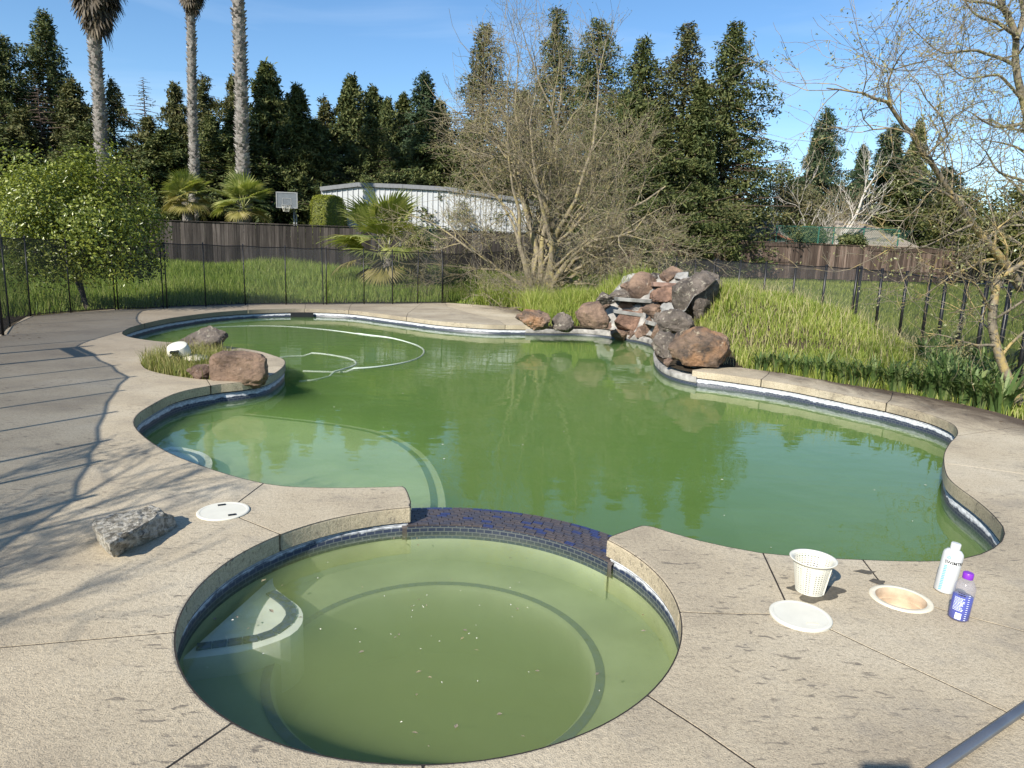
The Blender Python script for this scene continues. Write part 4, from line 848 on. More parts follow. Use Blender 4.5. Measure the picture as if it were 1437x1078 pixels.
# mortar core and the mortar lip along the bank
bb('mortar', 925, 440, 965, 495, 12.7, M['mortar'], 63, depth=.6, rough=.05, cuts=3, sub=3, **WFP)
lip = [p for p in bank]; bo = offs(lip, -.01 * SGN); bi = offs(lip, .42 * SGN); n = len(lip)
bo = offs(lip, -.018 * SGN)
lv = [Vector((p.x, p.y, -.165)) for p in offs(lip, -.008 * SGN)] + [Vector((p.x, p.y, -.085)) for p in bo] + [Vector((p.x, p.y, -.02 + .02 * sin(k * 1.7))) for k, p in enumerate(bi)]
ml = link('mortar_ledge', poly('mortar_ledge', lv, [[j * n + k, j * n + k + 1, (j + 1) * n + k + 1, (j + 1) * n + k] for j in (0, 1) for k in range(n - 1)]), M['mortar'], basin, True)
P_ = bank; pr = [(-0.12, .02), (-0.12, .004), (-0.27, .004)]; o = wall('waterline_tile', P_, pr, M['band'], basin); addarcuv(o, P_, pr); wall('plaster_wall', P_, [(-0.27, .002), (-.32, .01), (-1.5, .02)], M['plaster'], basin)

q0, q1 = G(408, 441.5, -.15), G(440, 441.8, -.15); qm = (q0 + q1) / 2
B().box((qm.x, qm.y - .012, -.152), ((q1 - q0).length, .03, .115), rz=atan2(q1.y - q0.y, q1.x - q0.x)).make('skimmer_mouth', M['black'], basin)
# broken chunk of aggregate on the near deck
def hull_rock(name, base_px, tops, mat, label, seed):
    base = [G(*q) for q in base_px]; o0 = sum(base, Vector()) / len(base)
    bm = bmesh.new()
    for p in base: bm.verts.new(p - o0 - Vector((0, 0, .004)))
    for (x, y, z) in tops: bm.verts.new(G(x, y, z) - o0)
    bmesh.ops.convex_hull(bm, input=bm.verts[:]); bmesh.ops.triangulate(bm, faces=bm.faces[:])
    bmesh.ops.subdivide_edges(bm, edges=bm.edges[:], cuts=9, use_grid_fill=True); bmesh.ops.triangulate(bm, faces=bm.faces[:])
    bmesh.ops.smooth_vert(bm, verts=bm.verts[:], factor=.5, use_axis_x=True, use_axis_y=True, use_axis_z=True)
    bm.normal_update()
    for v in bm.verts:
        if v.co.z > .0: v.co += v.normal * (noise.fractal(v.co * 18 + Vector((seed, 0, 0)), .8, 2, 4) * .012 + noise.noise(v.co * 60) * .006)
    me = bpy.data.meshes.new(name); bm.to_mesh(me); bm.free(); o = link(name, me, mat, None); o.location = o0; return tag(o, label, 'rock')
hull_rock('concrete_chunk', [(158, 783), (134, 757), (175, 737), (252, 738), (226, 752)], [(131, 727, .10), (210, 709, .11), (243, 722, .07), (229, 719, .11), (152, 764, .115), (128, 735, .09)], M['chunk'], 'rough broken chunk of pebbly concrete lying on the near left deck', 3)

# ------------------------------------------------------------------ foliage generators
def rot_from(n, up=None): pass
def leaf_cloud(P, N, L, Wd, curl=.15, jitter=.6, two=True):
    """P centres, N outward directions; each leaf is a folded diamond of 2 quads -> 4 triangles as 2 quads"""
    n = len(P); Dn = N + nr.normal(0, jitter, (n, 3)); Dn /= np.linalg.norm(Dn, axis=1)[:, None]
    T = np.cross(Dn, nr.normal(0, 1, (n, 3))); T /= np.linalg.norm(T, axis=1)[:, None]; U = np.cross(Dn, T)
    L = np.broadcast_to(L, n)[:, None] * nr.uniform(.7, 1.25, (n, 1)); Wd = np.broadcast_to(Wd, n)[:, None]
    V = np.empty((n, 4, 3)); V[:, 0] = P; V[:, 1] = P + U * L * .5 + T * Wd * .5 + Dn * Wd * curl; V[:, 2] = P + U * L; V[:, 3] = P + U * L * .5 - T * Wd * .5 + Dn * Wd * curl
    i = np.arange(n)[:, None] * 4
    return V.reshape(-1, 3), np.concatenate([i + [0, 1, 2], i + [0, 2, 3]])
def tubes(segs, sides_big=6):
    """segs: list of (p0, p1, r0, r1) -> one mesh, vectorised; thin ones get 3 sides"""
    Vs, Fs, base = [], [], 0
    A = np.array([[*s[0], *s[1], s[2], s[3]] for s in segs])
    for big in (True, False):
        S_ = A[(A[:, 6] > .012) == big]
        if not len(S_): continue
        k = sides_big if big else 3; p0, p1 = S_[:, :3], S_[:, 3:6]; t = p1 - p0; ln_ = np.linalg.norm(t, axis=1)[:, None] + 1e-9; t = t / ln_
        ref = np.where(np.abs(t[:, 2:3]) > .9, [[1., 0, 0]], [[0, 0, 1.]]); a = np.cross(t, ref); a /= np.linalg.norm(a, axis=1)[:, None]; b_ = np.cross(t, a)
        ang = np.arange(k) * 2 * pi / k; ring = a[:, None] * np.cos(ang)[None, :, None] + b_[:, None] * np.sin(ang)[None, :, None]
        V = np.concatenate([p0[:, None] + ring * S_[:, 6][:, None, None], p1[:, None] + ring * S_[:, 7][:, None, None]], 1)
        i = np.arange(len(S_))[:, None] * 2 * k; q = np.arange(k); q2 = (q + 1) % k
        Fc = np.concatenate([i + np.array([[q[j], q2[j], k + q2[j], k + q[j]]]) for j in range(k)])
        Vs.append(V.reshape(-1, 3)); Fs.append(Fc + base); base += len(S_) * 2 * k
    return np.vstack(Vs), np.vstack(Fs)

# ---- conifers
M['redwood'] = leafmat('redwood_foliage', [(0.1, (0.022, 0.036, 0.012)), (0.45, (0.062, 0.084, 0.027)), (0.75, (0.135, 0.148, 0.05)), (0.98, (0.23, 0.21, 0.09))], 0.18, 0.6, .2, nscale=.35)
M['redwood_b'] = leafmat('bluish_conifer_foliage', [(0.1, (0.014, 0.030, 0.016)), (0.5, (0.050, 0.080, 0.038)), (0.95, (0.10, 0.135, 0.065))], 0.18, 0.6, .2, nscale=.35)
M['redwood_o'] = leafmat('rusty_redwood_foliage', [(0.1, (0.026, 0.033, 0.012)), (0.45, (0.075, 0.088, 0.032)), (0.75, (0.15, 0.145, 0.055)), (0.98, (0.25, 0.20, 0.10))], 0.18, 0.6, .2, nscale=.35)
M['bark'] = bark_mat('reddish_conifer_bark', (0.05, 0.035, 0.028), (0.15, 0.11, 0.085))
def conifer(seed, sparse=0.0, columnar=.5, n=15000, twiggy=False):
    """unit tree: height 1, half-width 1 at its widest. Branch whorls carry hanging sprays"""
    r_ = np.random.default_rng(seed); segs = []; Ps = []; Ns = []; Ls = []
    segs.append(((0, 0, 0), (0, 0, .97), .030, .004))
    nb = 210; lump = r_.uniform(.70, 1.10, 40); f1, f2, f3 = r_.uniform(0, 6.28, 3)
    asym = lambda a, h_: 1 + .20 * sin(a + f1 + 5 * h_) + .14 * sin(2 * a + f2 - 9 * h_) + .08 * sin(3 * a + 14 * h_ + f3)
    for k in range(nb):
        h_ = (k + r_.random()) / nb; h_ = .03 + .955 * h_
        prof = min(1.0, (1.01 - h_) ** (.95 - columnar * .27) + .025) * (1.0 if h_ > .22 else .82 + .18 * h_ / .22)
        a = k * 2.39996 + r_.normal(0, .3); L = max(.04, prof * lump[int(h_ * 39)] * asym(a, h_) * r_.choice([.5, .75, .9, 1.0, 1.08, 1.22]))
        rise = r_.uniform(-.02, .05) * L; pts = []
        for t in (0, .35, .7, 1): pts.append(np.array([cos(a) * L * t, sin(a) * L * t, h_ + rise * t * 1.2 - .045 * L * t * t + .02 * L * t ** 3]))
        for p, q, t in zip(pts[:-1], pts[1:], (0, .35, .7)): segs.append((p, q, .0085 * (1 - t) * (.3 + prof), .0085 * (.95 - t) * (.3 + prof) + .0012))
        if sparse and r_.random() < sparse: continue
        m = max(5, int(n / nb * (L + .05) / .42)); t = r_.uniform(.12, 1.04, m) ** .75
        side = r_.normal(0, .17, m) * (L * .55 + .12) * (1.15 - t * .65); drop = -np.abs(r_.normal(0, .018, m)) - .05 * np.abs(side)
        c = np.c_[cos(a) * L * t - sin(a) * side, sin(a) * L * t + cos(a) * side, h_ + rise * t * 1.2 - .045 * L * t * t + drop + r_.normal(0, .006, m)]
        Ps.append(c); Ns.append(np.tile([cos(a) * .35, sin(a) * .35, .75], (m, 1)))
    return segs, np.vstack(Ps), np.vstack(Ns)
_con = {}
def place_conifer(x, ytop, wpx, Y, kind, label, group=None, name='conifer_tree', base_z=None, hide=0):
    """x: picture column of the tip, ytop its row, wpx crown width in picture pixels at distance Y"""
    var = {'dense': (0, .0), 'colum': (1, .0), 'sparse': (2, .45), 'wide': (3, .0), 'rusty': (4, .12), 'blue': (5, .0), 'bare': (6, .88)}[kind]
    top = D(x, ytop, Y); bz = .75; Hh = top.z - bz; hw = wpx * Y / FPX / 2 * 1.5
    key = (kind, round(Hh / 9), round(hw / 3.2))
    if key not in _con:
        sg, P, N = conifer(100 + len(_con), var[1], .15 if kind in ('wide',) else (.75 if kind == 'colum' else .45), 29000 if kind != 'bare' else 5000)
        sc = np.array([hw, hw, Hh])
        sg = [(np.array(a) * sc, np.array(b_) * sc, r0 * Hh * .45, r1 * Hh * .45) for a, b_, r0, r1 in sg]
        V, Fc = tubes(sg); tm_ = fast('trunk', V, Fc); tm_.materials.append(M['bark'])
        V, Fc = leaf_cloud(P * sc, N, (.26 if kind != 'bare' else .16), .085, .2, .8); cm = fast('crown', V, Fc)
        cm.materials.append({'rusty': M['redwood_o'], 'blue': M['redwood_b'], 'bare': M['redwood_o'], 'sparse': M['redwood_o']}.get(kind, M['redwood']))
        _con[key] = (tm_, cm, Hh, hw)
    tm_, cm, H0, w0 = _con[key]
    root = empty(name, (top.x, top.y, bz), rnd.uniform(0, 6.28), label, 'tree', group); root.scale = (hw / w0, hw / w0, Hh / H0)
    for nm, me in (('trunk', tm_), ('crown', cm)):
        o = bpy.data.objects.new(nm, me); C.objects.link(o); o.parent = root
    return root
CT = [
 (-6, 40, 150, 44, 'colum', 'tall dark conifer cut by the left frame edge'), (-40, 20, 170, 50, 'dense', 'dense conifer just past the left frame edge'),
 (60, 8, 118, 47, 'colum', 'tall dark pointed conifer left of the first tall palm'),
 (98, 108, 120, 42, 'rusty', 'rusty green conifer in front of the tall dark pointed one'), (52, 115, 120, 41, 'bare', 'thin bare topped conifer before the tall dark one'),
 (28, 150, 130, 40, 'rusty', 'low rusty conifer rising over the broadleaf tree at far left'),
 (155, 104, 78, 50, 'sparse', 'slim see-through conifer just right of the first tall palm'), (200, 104, 95, 44, 'bare', 'bare tipped brown conifer between the first and second palms'),
 (207, 160, 110, 43, 'rusty', 'low rusty conifer under the bare tipped one'), (245, 112, 92, 44, 'rusty', 'olive conifer immediately left of the second palm trunk'),
 (283, 98, 95, 52, 'sparse', 'open cedar like conifer behind the second palm trunk'), (296, 160, 100, 42, 'dense', 'low conifer between the second and third palm trunks'),
 (328, 102, 95, 46, 'rusty', 'conifer hidden behind the third palm trunk'), (372, 84, 122, 44, 'dense', 'broad dark conifer right of the third palm trunk'),
 (414, 114, 88, 42, 'colum', 'olive column conifer above the basketball hoop'), (455, 130, 90, 48, 'sparse', 'short open conifer above the left end of the white shed'),
 (490, 102, 98, 48, 'dense', 'pointed conifer above the roof peak of the white shed'), (524, 117, 78, 50, 'colum', 'slim dark conifer right of the pointed one over the shed'),
 (543, 134, 70, 47, 'dense', 'short conifer filling the gap above the shed'), (566, 127, 72, 49, 'colum', 'narrow conifer left of the twin topped one'),
 (597, 97, 92, 48, 'blue', 'twin topped bluish conifer left of the big bare tree'), (617, 138, 95, 44, 'dense', 'lower green conifer at the left side of the big bare tree'),
 (680, 27, 150, 52, 'rusty', 'tall pointed conifer behind the left side of the bare tree'), (735, 120, 130, 50, 'rusty', 'shorter conifer behind the middle of the bare tree'),
 (783, 4, 140, 52, 'colum', 'tallest slim conifer behind the top of the bare tree'), (842, 21, 160, 48, 'dense', 'tall conifer behind the right side of the bare tree'),
 (905, 47, 185, 42, 'wide', 'broad dark conifer at the left of the big right hand clump'), (968, 26, 185, 42, 'rusty', 'olive conifer in the middle of the big right hand clump'),
 (1032, 24, 165, 41, 'wide', 'tall ragged conifer at the right edge of the big clump'), (985, 105, 118, 38, 'wide', 'low spreading conifer at the front of the big clump'), (890, 130, 170, 39, 'dense', 'low dark conifer beside the bare tree at the big clump'),
 (1163, 148, 100, 62, 'blue', 'broad dark green conifer rising beyond the distant white barked tree'), (1148, 180, 70, 66, 'blue', 'smaller conifer touching the left of the broad dark green one'),
 (1213, 200, 58, 64, 'blue', 'small slim conifer right of the broad dark green one'), (1256, 172, 105, 52, 'blue', 'open conifer behind the leaning limb of the right bare tree'),
 (1291, 164, 60, 56, 'colum', 'narrow conifer tip behind the leaning limb'), (1330, 232, 110, 52, 'blue', 'low dark conifer behind the right bare tree'),
 (1265, 235, 100, 50, 'wide', 'low spreading evergreen behind the reddish fence')]
for x, yt, w, Y, kd, lb in CT: place_conifer(x, yt, w, Y, kd, lb, 'conifers behind the fences')
for k, (x, yt, w, Y) in enumerate([(-20, 165, 170, 38), (120, 168, 170, 38), (235, 180, 150, 39), (330, 150, 150, 40), (440, 165, 150, 43), (520, 158, 150, 44), (600, 160, 150, 43), (660, 165, 150, 42), (845, 160, 170, 38), (930, 150, 180, 37)]):
    place_conifer(x, yt, w, Y, 'wide' if k % 2 else 'dense', ['low dark evergreen behind the fence at the far left', 'low evergreen behind the broadleaf tree', 'low evergreen between the first two tall palms', 'low evergreen behind the basketball hoop and third palm', 'low evergreen behind the trimmed round hedge', 'low evergreen directly behind the shed roof peak', 'low evergreen behind the middle of the shed roof', 'low evergreen behind the shed beside the bare tree', 'low evergreen right of the bare tree trunks', 'low evergreen in deep shade under the big clump'][k], 'conifers behind the fences', 'evergreen_tree')

# ---- bare branching trees
BND = None
def grow(segs, tips, p, d, L, r0, depth, r_, bend=.25, up=.12, kids=(2, 4), ratio=.68, ang=.65, minr=.0025, nseg=4, wig=0.18):
    if BND is not None and p[2] > 2.8 and (((np.array(p) - BND[0]) / BND[1]) ** 2).sum() > 1.0: return
    pts = [np.array(p, float)]; dd = np.array(d, float); dd /= np.linalg.norm(dd); rr = r0; st = L / nseg
    for k in range(nseg):
        dd = dd + r_.normal(0, wig, 3) + [0, 0, up * (.5 if depth > 1 else 1)]; dd /= np.linalg.norm(dd)
        q = pts[-1] + dd * st; r1 = max(minr * .7, r0 * (1 - .55 * (k + 1) / nseg)); segs.append((pts[-1], q, rr, r1)); pts.append(q); rr = r1
    if depth == 0: tips.append((pts[-1], dd)); tips.append((pts[-2], dd)); return
    for k in range(r_.integers(*kids)):
        t = r_.uniform(.25, 1.0); i = min(nseg - 1, int(t * nseg)); f = t * nseg - i; b0 = pts[i] * (1 - f) + pts[i + 1] * f
        ax = r_.normal(0, 1, 3); ax -= ax.dot(dd) * dd; ax /= np.linalg.norm(ax); a = ang * r_.uniform(.6, 1.35)
        nd_ = dd * cos(a) + ax * sin(a); grow(segs, tips, b0, nd_, L * ratio * r_.uniform(.7, 1.15), max(minr, r0 * (1 - .55 * t) * .62), depth - 1, r_, bend, up, kids, ratio, ang, minr, nseg, wig)
    a = ang * .35; ax = r_.normal(0, 1, 3); nd_ = dd + ax * a * .5; grow(segs, tips, pts[-1], nd_, L * ratio, max(minr, rr), depth - 1, r_, bend, up, kids, ratio, ang, minr, nseg, wig)
M['twig'] = bark_mat('lichened_grey_bark', (0.13, 0.11, 0.08), (0.30, 0.26, 0.19), (0.30, 0.26, 0.12))
M['twig_big'] = bark_mat('brown_grey_bark', (0.12, 0.10, 0.072), (0.33, 0.28, 0.20), (0.31, 0.26, 0.12))
M['twig2'] = bark_mat('pale_grey_tan_bark', (0.10, 0.085, 0.062), (0.27, 0.23, 0.17), (0.36, 0.27, 0.11))
M['bud'] = leafmat('spring_buds', [(0.1, (0.14, 0.13, 0.05)), (0.5, (0.24, 0.24, 0.10)), (0.9, (0.40, 0.40, 0.24))], .3)
def bare_tree(name, label, base, stems, mat, seed, depth=4, buds=None, budsize=.05, minr=.004, **kw):
    r_ = np.random.default_rng(seed); segs = []; tips = []
    for (d, L, r0) in stems: grow(segs, tips, (r_.normal(0, .12), r_.normal(0, .12), -.1), d, L, r0, depth, r_, minr=minr, **kw)
    V, Fc = tubes(segs); root = empty(name, base, 0, label, 'tree'); link('branches', fast('branches', V, Fc), mat, root)
    if buds:
        T = np.array([t[0] for t in tips]); Dn = np.array([t[1] for t in tips]); T = np.repeat(T, buds, 0) + nr.normal(0, budsize * .7, (len(T) * buds, 3)); Dn = np.repeat(Dn, buds, 0)
        V, Fc = leaf_cloud(T, Dn, budsize, budsize * .45, .2, .8); link('buds', fast('buds', V, Fc), M['bud'], root)
    return root
bt = G(768, 405); btY = 23.0; bp_ = D(765, 400, btY); bp_.z = h1(bp_.x, bp_.y)
st = []
for k in range(7):
    a = k * 2 * pi / 7 + .3; o_ = .32 + .22 * (k % 3); st.append(((cos(a) * o_, sin(a) * o_, 1.0 - .1 * (k % 2)), 3.2, .13))
st += [((.04, 0, 1), 3.9, .18), ((-.15, .1, 1), 3.8, .16), ((.15, .1, 1), 3.7, .15), ((-.7, 0, .85), 2.6, .10), ((.7, -.1, .85), 2.6, .10)]
BND = (np.array([-.15, 0, 5.1]), np.array([3.5, 3.4, 4.4]))
bare_tree('bare_tree', 'big many stemmed bare tree with lichened twigs in front of the conifers', bp_, st, M['twig_big'], 8, depth=5, buds=1, budsize=.05, minr=.0055, kids=(2, 5), ratio=.70, ang=.78, up=.03, nseg=3, wig=.2)
BND = None
# tangle of thin brush at its foot
r_ = np.random.default_rng(4); segs = []; tips = []
for k in range(32):
    p = D(r_.uniform(672, 778), 408, 22 + r_.uniform(-1.8, 1.2)); zz = h1(p.x, p.y); a = r_.uniform(0, 6.28)
    grow(segs, tips, (p.x, p.y, zz), (cos(a) * .9, sin(a) * .6, 1.0), .75, .014, 3, r_, kids=(2, 4), ratio=.72, up=.0, minr=.0045, wig=.3)
V, Fc = tubes(segs); o = link('dry_brush', fast('dry_brush', V, Fc), M['twig']); tag(o, 'tangle of thin dry brush at the foot of the big bare tree', 'shrub')

# right hand leaning bare tree, limbs traced
def limb_tree(name, label, limbs, mat, seed, twigs, depth, buds, budsize=.035, L0=.9, minr=.0022, dirbias=(0, 0, .1)):
    r_ = np.random.default_rng(seed); segs = []; tips = []; o0 = Vector(limbs[0][0][0])
    for pts, ra, rb, nt in limbs:
        P = catmull(pts, .12); n = len(P)
        for k in range(n - 1):
            f = k / (n - 1); wv = Vector((noise.noise(P[k] * 3), noise.noise(P[k] * 3 + Vector((9, 0, 0))), 0)) * 0
            segs.append((np.array(P[k] - o0), np.array(P[k + 1] - o0), ra + (rb - ra) * f, ra + (rb - ra) * (k + 1) / (n - 1)))
        for _ in range(nt):
            f = r_.uniform(.12, 1.0); k = min(n - 2, int(f * (n - 1))); t = np.array((P[k + 1] - P[k]).normalized()); ax = r_.normal(0, 1, 3); ax -= ax.dot(t) * t; ax /= np.linalg.norm(ax)
            d = t * r_.uniform(.2, .9) + ax * .9 + np.array(dirbias); grow(segs, tips, np.array(P[k] - o0), d, L0 * r_.uniform(.5, 1.2), max(minr * 2, (ra + (rb - ra) * f) * .38), depth, r_, kids=(2, 4), ratio=.7, up=.03, minr=minr, wig=.22, ang=.7)
    V, Fc = tubes(segs, 8); root = empty(name, o0, 0, label, 'tree'); link('branches', fast('branches', V, Fc), mat, root, True)
    T = np.array([t[0] for t in tips]); Dn = np.array([t[1] for t in tips]); k = r_.random(len(T)) < .5; T, Dn = T[k], Dn[k]
    T = np.repeat(T, buds, 0) + nr.normal(0, budsize * .8, (len(T) * buds, 3)); Dn = np.repeat(Dn, buds, 0); V, Fc = leaf_cloud(T, Dn, budsize, budsize * .5, .2, .8); link('buds', fast('buds', V, Fc), M['bud'], root)
    return root
def L3(px_, Y0, Y1): n = len(px_); return [D(x, y, Y0 + (Y1 - Y0) * k / (n - 1)) for k, (x, y) in enumerate(px_)]
gb0 = G(1434, 572); YT = gb0.y
limbs = [
 ([gb0 - Vector((0, 0, .15))] + L3([(1428, 560), (1410, 520), (1398, 485), (1392, 450), (1396, 415), (1399, 392)], YT, YT), .055, .042, 5),
 (L3([(1399, 392), (1408, 386), (1422, 378), (1437, 368), (1465, 352)], YT, YT - .2), .035, .02, 4),
 (L3([(1432, 405), (1420, 384), (1404, 362), (1385, 340), (1365, 315), (1348, 290), (1335, 272), (1318, 246), (1305, 226), (1290, 208), (1284, 192), (1266, 174), (1250, 150), (1245, 143), (1226, 138), (1211, 131), (1196, 129), (1178, 126), (1160, 124)], YT + .3, YT - 1.3), .052, .006, 25),
 (L3([(1250, 150), (1245, 118), (1252, 98), (1262, 80), (1275, 66)], YT - .8, YT - 1.0), .014, .004, 7),
 (L3([(1284, 192), (1272, 185), (1250, 180), (1225, 182), (1212, 168), (1208, 150)], YT - .7, YT - 1.1), .012, .004, 6),
 (L3([(1300, 218), (1330, 190), (1322, 165), (1300, 140), (1290, 120)], YT - .5, YT - .9), .013, .004, 7),
 (L3([(1340, 280), (1310, 265), (1290, 290), (1268, 310), (1250, 340)], YT - .3, YT - .8), .014, .004, 7),
 (L3([(1365, 315), (1330, 330), (1300, 345), (1265, 350), (1235, 345)], YT - .2, YT - .8), .014, .004, 8),
 (L3([(1392, 440), (1370, 400), (1350, 390), (1320, 380), (1290, 365)], YT, YT - .7), .014, .004, 6),
 (L3([(1396, 415), (1376, 430), (1350, 436), (1330, 440)], YT, YT - .4), .010, .004, 6),
]
limb_tree('bare_tree', 'leaning bare tree with lichened limbs rising from the right edge of the deck', limbs, M['twig2'], 21, 0, 2, 3, .032, L0=.62, minr=.0026)
b2 = Vector((8.4, 10.4, -.1)); Y2 = 10.4
limbs = [
 ([b2] + L3([(1490, 420), (1470, 300), (1450, 200), (1436, 140), (1428, 110), (1425, 80), (1426, 55), (1418, 30), (1405, 5), (1392, -30), (1385, -70)], Y2, Y2 - .5), .10, .03, 22),
 (L3([(1426, 55), (1437, 20), (1430, -10), (1420, -50)], Y2 - .4, Y2 - .4), .04, .02, 9),
 (L3([(1426, 50), (1412, 40), (1398, 31), (1380, 26), (1365, 17), (1350, -5)], Y2 - .4, Y2 - 1), .03, .008, 13),
 (L3([(1425, 92), (1405, 82), (1385, 76), (1372, 71), (1350, 72), (1325, 75), (1310, 68), (1296, 55), (1282, 42), (1275, 32)], Y2 - .4, Y2 - 1.4), .026, .005, 14),
 (L3([(1434, 140), (1415, 118), (1400, 105), (1378, 108), (1356, 110), (1340, 100), (1325, 85)], Y2 - .3, Y2 - 1.2), .022, .005, 14),
 (L3([(1460, 170), (1437, 173), (1412, 178), (1398, 178), (1380, 170), (1362, 158), (1340, 150)], Y2 - .2, Y2 - 1.2), .030, .005, 16),
 (L3([(1460, 260), (1425, 250), (1400, 240), (1385, 215), (1370, 200)], Y2, Y2 - .8), .026, .005, 14),
 (L3([(1418, 20), (1390, 5), (1360, 2), (1330, -5), (1300, 10)], Y2 - .4, Y2 - 1.3), .024, .006, 12),
]
limb_tree('bare_tree', 'upright bare tree with dark twigs filling the top right corner', limbs, M['twig'], 22, 0, 2, 2, .035, L0=.72, minr=.003)
# distant bare trees beyond the reddish fence
M['white_bark'] = bark_mat('white_sycamore_bark', (0.30, 0.27, 0.23), (0.62, 0.57, 0.50))
c = D(1155, 330, 46); c.z = .8
bare_tree('bare_tree', 'white barked bare sycamore beyond the green court fence', c, [((0.06, 0, 1), 4.0, .24), ((-.1, .1, 1), 3.6, .10), ((.45, 0, .9), 2.8, .09), ((-.5, 0, .9), 2.6, .08)], M['white_bark'], 33, depth=4, minr=.013, kids=(2, 4), ratio=.66, up=.12, ang=.5)
c = D(1200, 330, 50); c.z = .8
bare_tree('bare_tree', 'tan bare tree right of the white barked sycamore', c, [((0, 0, 1), 3.4, .14), ((.2, .1, 1), 3.0, .1), ((-.3, .1, .9), 2.6, .09)], M['twig'], 32, depth=4, minr=.013, kids=(3, 5), ratio=.66, up=.1, ang=.5)
M['olive_leaf'] = leafmat('olive_willow_foliage', [(0.1, (0.05, 0.05, 0.02)), (0.5, (0.12, 0.115, 0.05)), (0.9, (0.22, 0.20, 0.10))], .3)
def leafy_tree(name, label, cpx, Y, wpx, hpx, mat, n, leaf, base_px=None, flat=1.0, trunk_r=.08, shell=.45, seed=1, cat='tree', clumps=60):
    cc = D(*cpx, Y); a, h_ = wpx * Y / FPX / 2, hpx * Y / FPX / 2; gz = h1(cc.x, cc.y); root = empty(name, (cc.x, cc.y, gz), 0, label, cat); r_ = np.random.default_rng(seed)
    K = r_.normal(0, 1, (clumps, 3)); K /= np.linalg.norm(K, axis=1)[:, None]; K *= r_.uniform(shell, 1, (clumps, 1)); k = r_.integers(0, clumps, n); P = K[k] + r_.normal(0, .15, (n, 3)); rad = np.linalg.norm(P, axis=1)
    P = P[rad < 1.12]; N = P / np.linalg.norm(P, axis=1)[:, None]; P = P * np.array([1 + .42 * noise.noise(Vector(q) * 1.4 + Vector((seed, 0, 0))) for q in N])[:, None]; P = P * [a, a * flat, h_] + [0, 0, cc.z - gz]; N = N + [0, 0, .5]
    ok = P[:, 2] > .1; P, N = P[ok], N[ok]
    V, Fc = leaf_cloud(P, N, leaf, leaf * .5, .25, .7); link('crown', fast('crown', V, Fc), mat, root)
    segs = []
    tp = np.array([0, 0, cc.z - gz])
    for i in range(4): q = r_.normal(0, .12, 3) * [1, 1, 0]; segs.append((np.array([.05 * i, 0, -.1]), tp * .5 + q, trunk_r, trunk_r * .7))
    for kk in K[:40]: e_ = kk * [a, a * flat, h_] + tp; m_ = (tp * .5 + e_) / 2 + r_.normal(0, .08, 3); segs += [(tp * .5 * r_.uniform(.7, 1.1), m_, trunk_r * .5, trunk_r * .3), (m_, e_, trunk_r * .3, trunk_r * .08)]
    V, Fc = tubes(segs, 7); link('trunk', fast('trunk', V, Fc), M['bark_g'], root); return root
M['bark_g'] = bark_mat('grey_brown_bark', (0.06, 0.05, 0.04), (0.20, 0.17, 0.14))
M['citrus'] = leafmat('glossy_broad_leaf', [(0.1, (0.05, 0.075, 0.015)), (0.45, (0.15, 0.19, 0.028)), (0.8, (0.30, 0.33, 0.06)), (0.98, (0.46, 0.45, 0.14))], .35, .32, .55, nscale=.8)
bl = leafy_tree('broadleaf_tree', 'rounded glossy leaved tree overhanging the mesh fence at far left', (108, 314), 15.6, 226, 190, M['citrus'], 32000, .085, trunk_r=.038, shell=.3, seed=3, flat=.9, clumps=75)
r_ = np.random.default_rng(14)
leafy_tree('olive_tree', 'thin olive tinted tree beside the big conifer clump at right', (1086, 285), 48, 78, 95, M['olive_leaf'], 5000, .2, seed=6, trunk_r=.09)
leafy_tree('olive_tree', 'tan green thicket between the olive tree and the white barked one', (1130, 300), 49, 60, 75, M['olive_leaf'], 3500, .2, seed=7, trunk_r=.07)
M['gold_leaf'] = leafmat('golden_green_foliage', [(0.1, (0.04, 0.055, 0.015)), (0.5, (0.10, 0.11, 0.03)), (0.9, (0.20, 0.19, 0.07))], .35)
leafy_tree('broadleaf_tree', 'golden green leafy tree behind the twigs at the right edge', (1415, 320), 36, 110, 105, M['gold_leaf'], 9000, .2, seed=8, trunk_r=.12)
leafy_tree('broadleaf_tree', 'low yellow green tree behind the leaning bare limb', (1345, 305), 40, 95, 75, M['gold_leaf'], 6000, .2, seed=9, trunk_r=.1)
leafy_tree('hedge_shrub', 'low dark green shrub behind the green court fence', (1135, 330), 44, 60, 30, M['redwood'], 3500, .16, seed=10, trunk_r=.05, cat='shrub')
leafy_tree('hedge_shrub', 'small dark shrub beside the right house roof', (1195, 338), 42, 40, 22, M['redwood'], 2500, .16, seed=11, trunk_r=.05, cat='shrub')

# ------------------------------------------------------------------ fan palms
def fan(segn, Rr, width, droop, r_, fold=.12):
    """one fan leaf opening along +X from the origin"""
    V, Fc = [], []
    for k in range(segn):
        a = (k / (segn - 1) - .5) * width; L = Rr * (1 - .22 * abs(a / width * 2) ** 2) * r_.uniform(.92, 1.06); da = width / segn * .72; b0 = len(V)
        d = droop * r_.uniform(.6, 1.3)
        for t, w in ((.08, .3), (.55, 1.0), (.82, .45), (1.0, .04)):
            z = (.06 * sin(a * 2) + .04) * t - d * max(0, t - .45) ** 2 * 2.2 * L; ww = da * L * .55 * w; zz = fold * da * L * (1 if k % 2 else -1) * .3
            cx_, cy_ = cos(a) * L * t, sin(a) * L * t
            V += [(cx_ + sin(a) * ww, cy_ - cos(a) * ww, z + zz), (cx_ - sin(a) * ww, cy_ + cos(a) * ww, z - zz)]
        for j in range(3): q = b0 + 2 * j; Fc.append([q, q + 1, q + 3, q + 2])
    return np.array(V), Fc
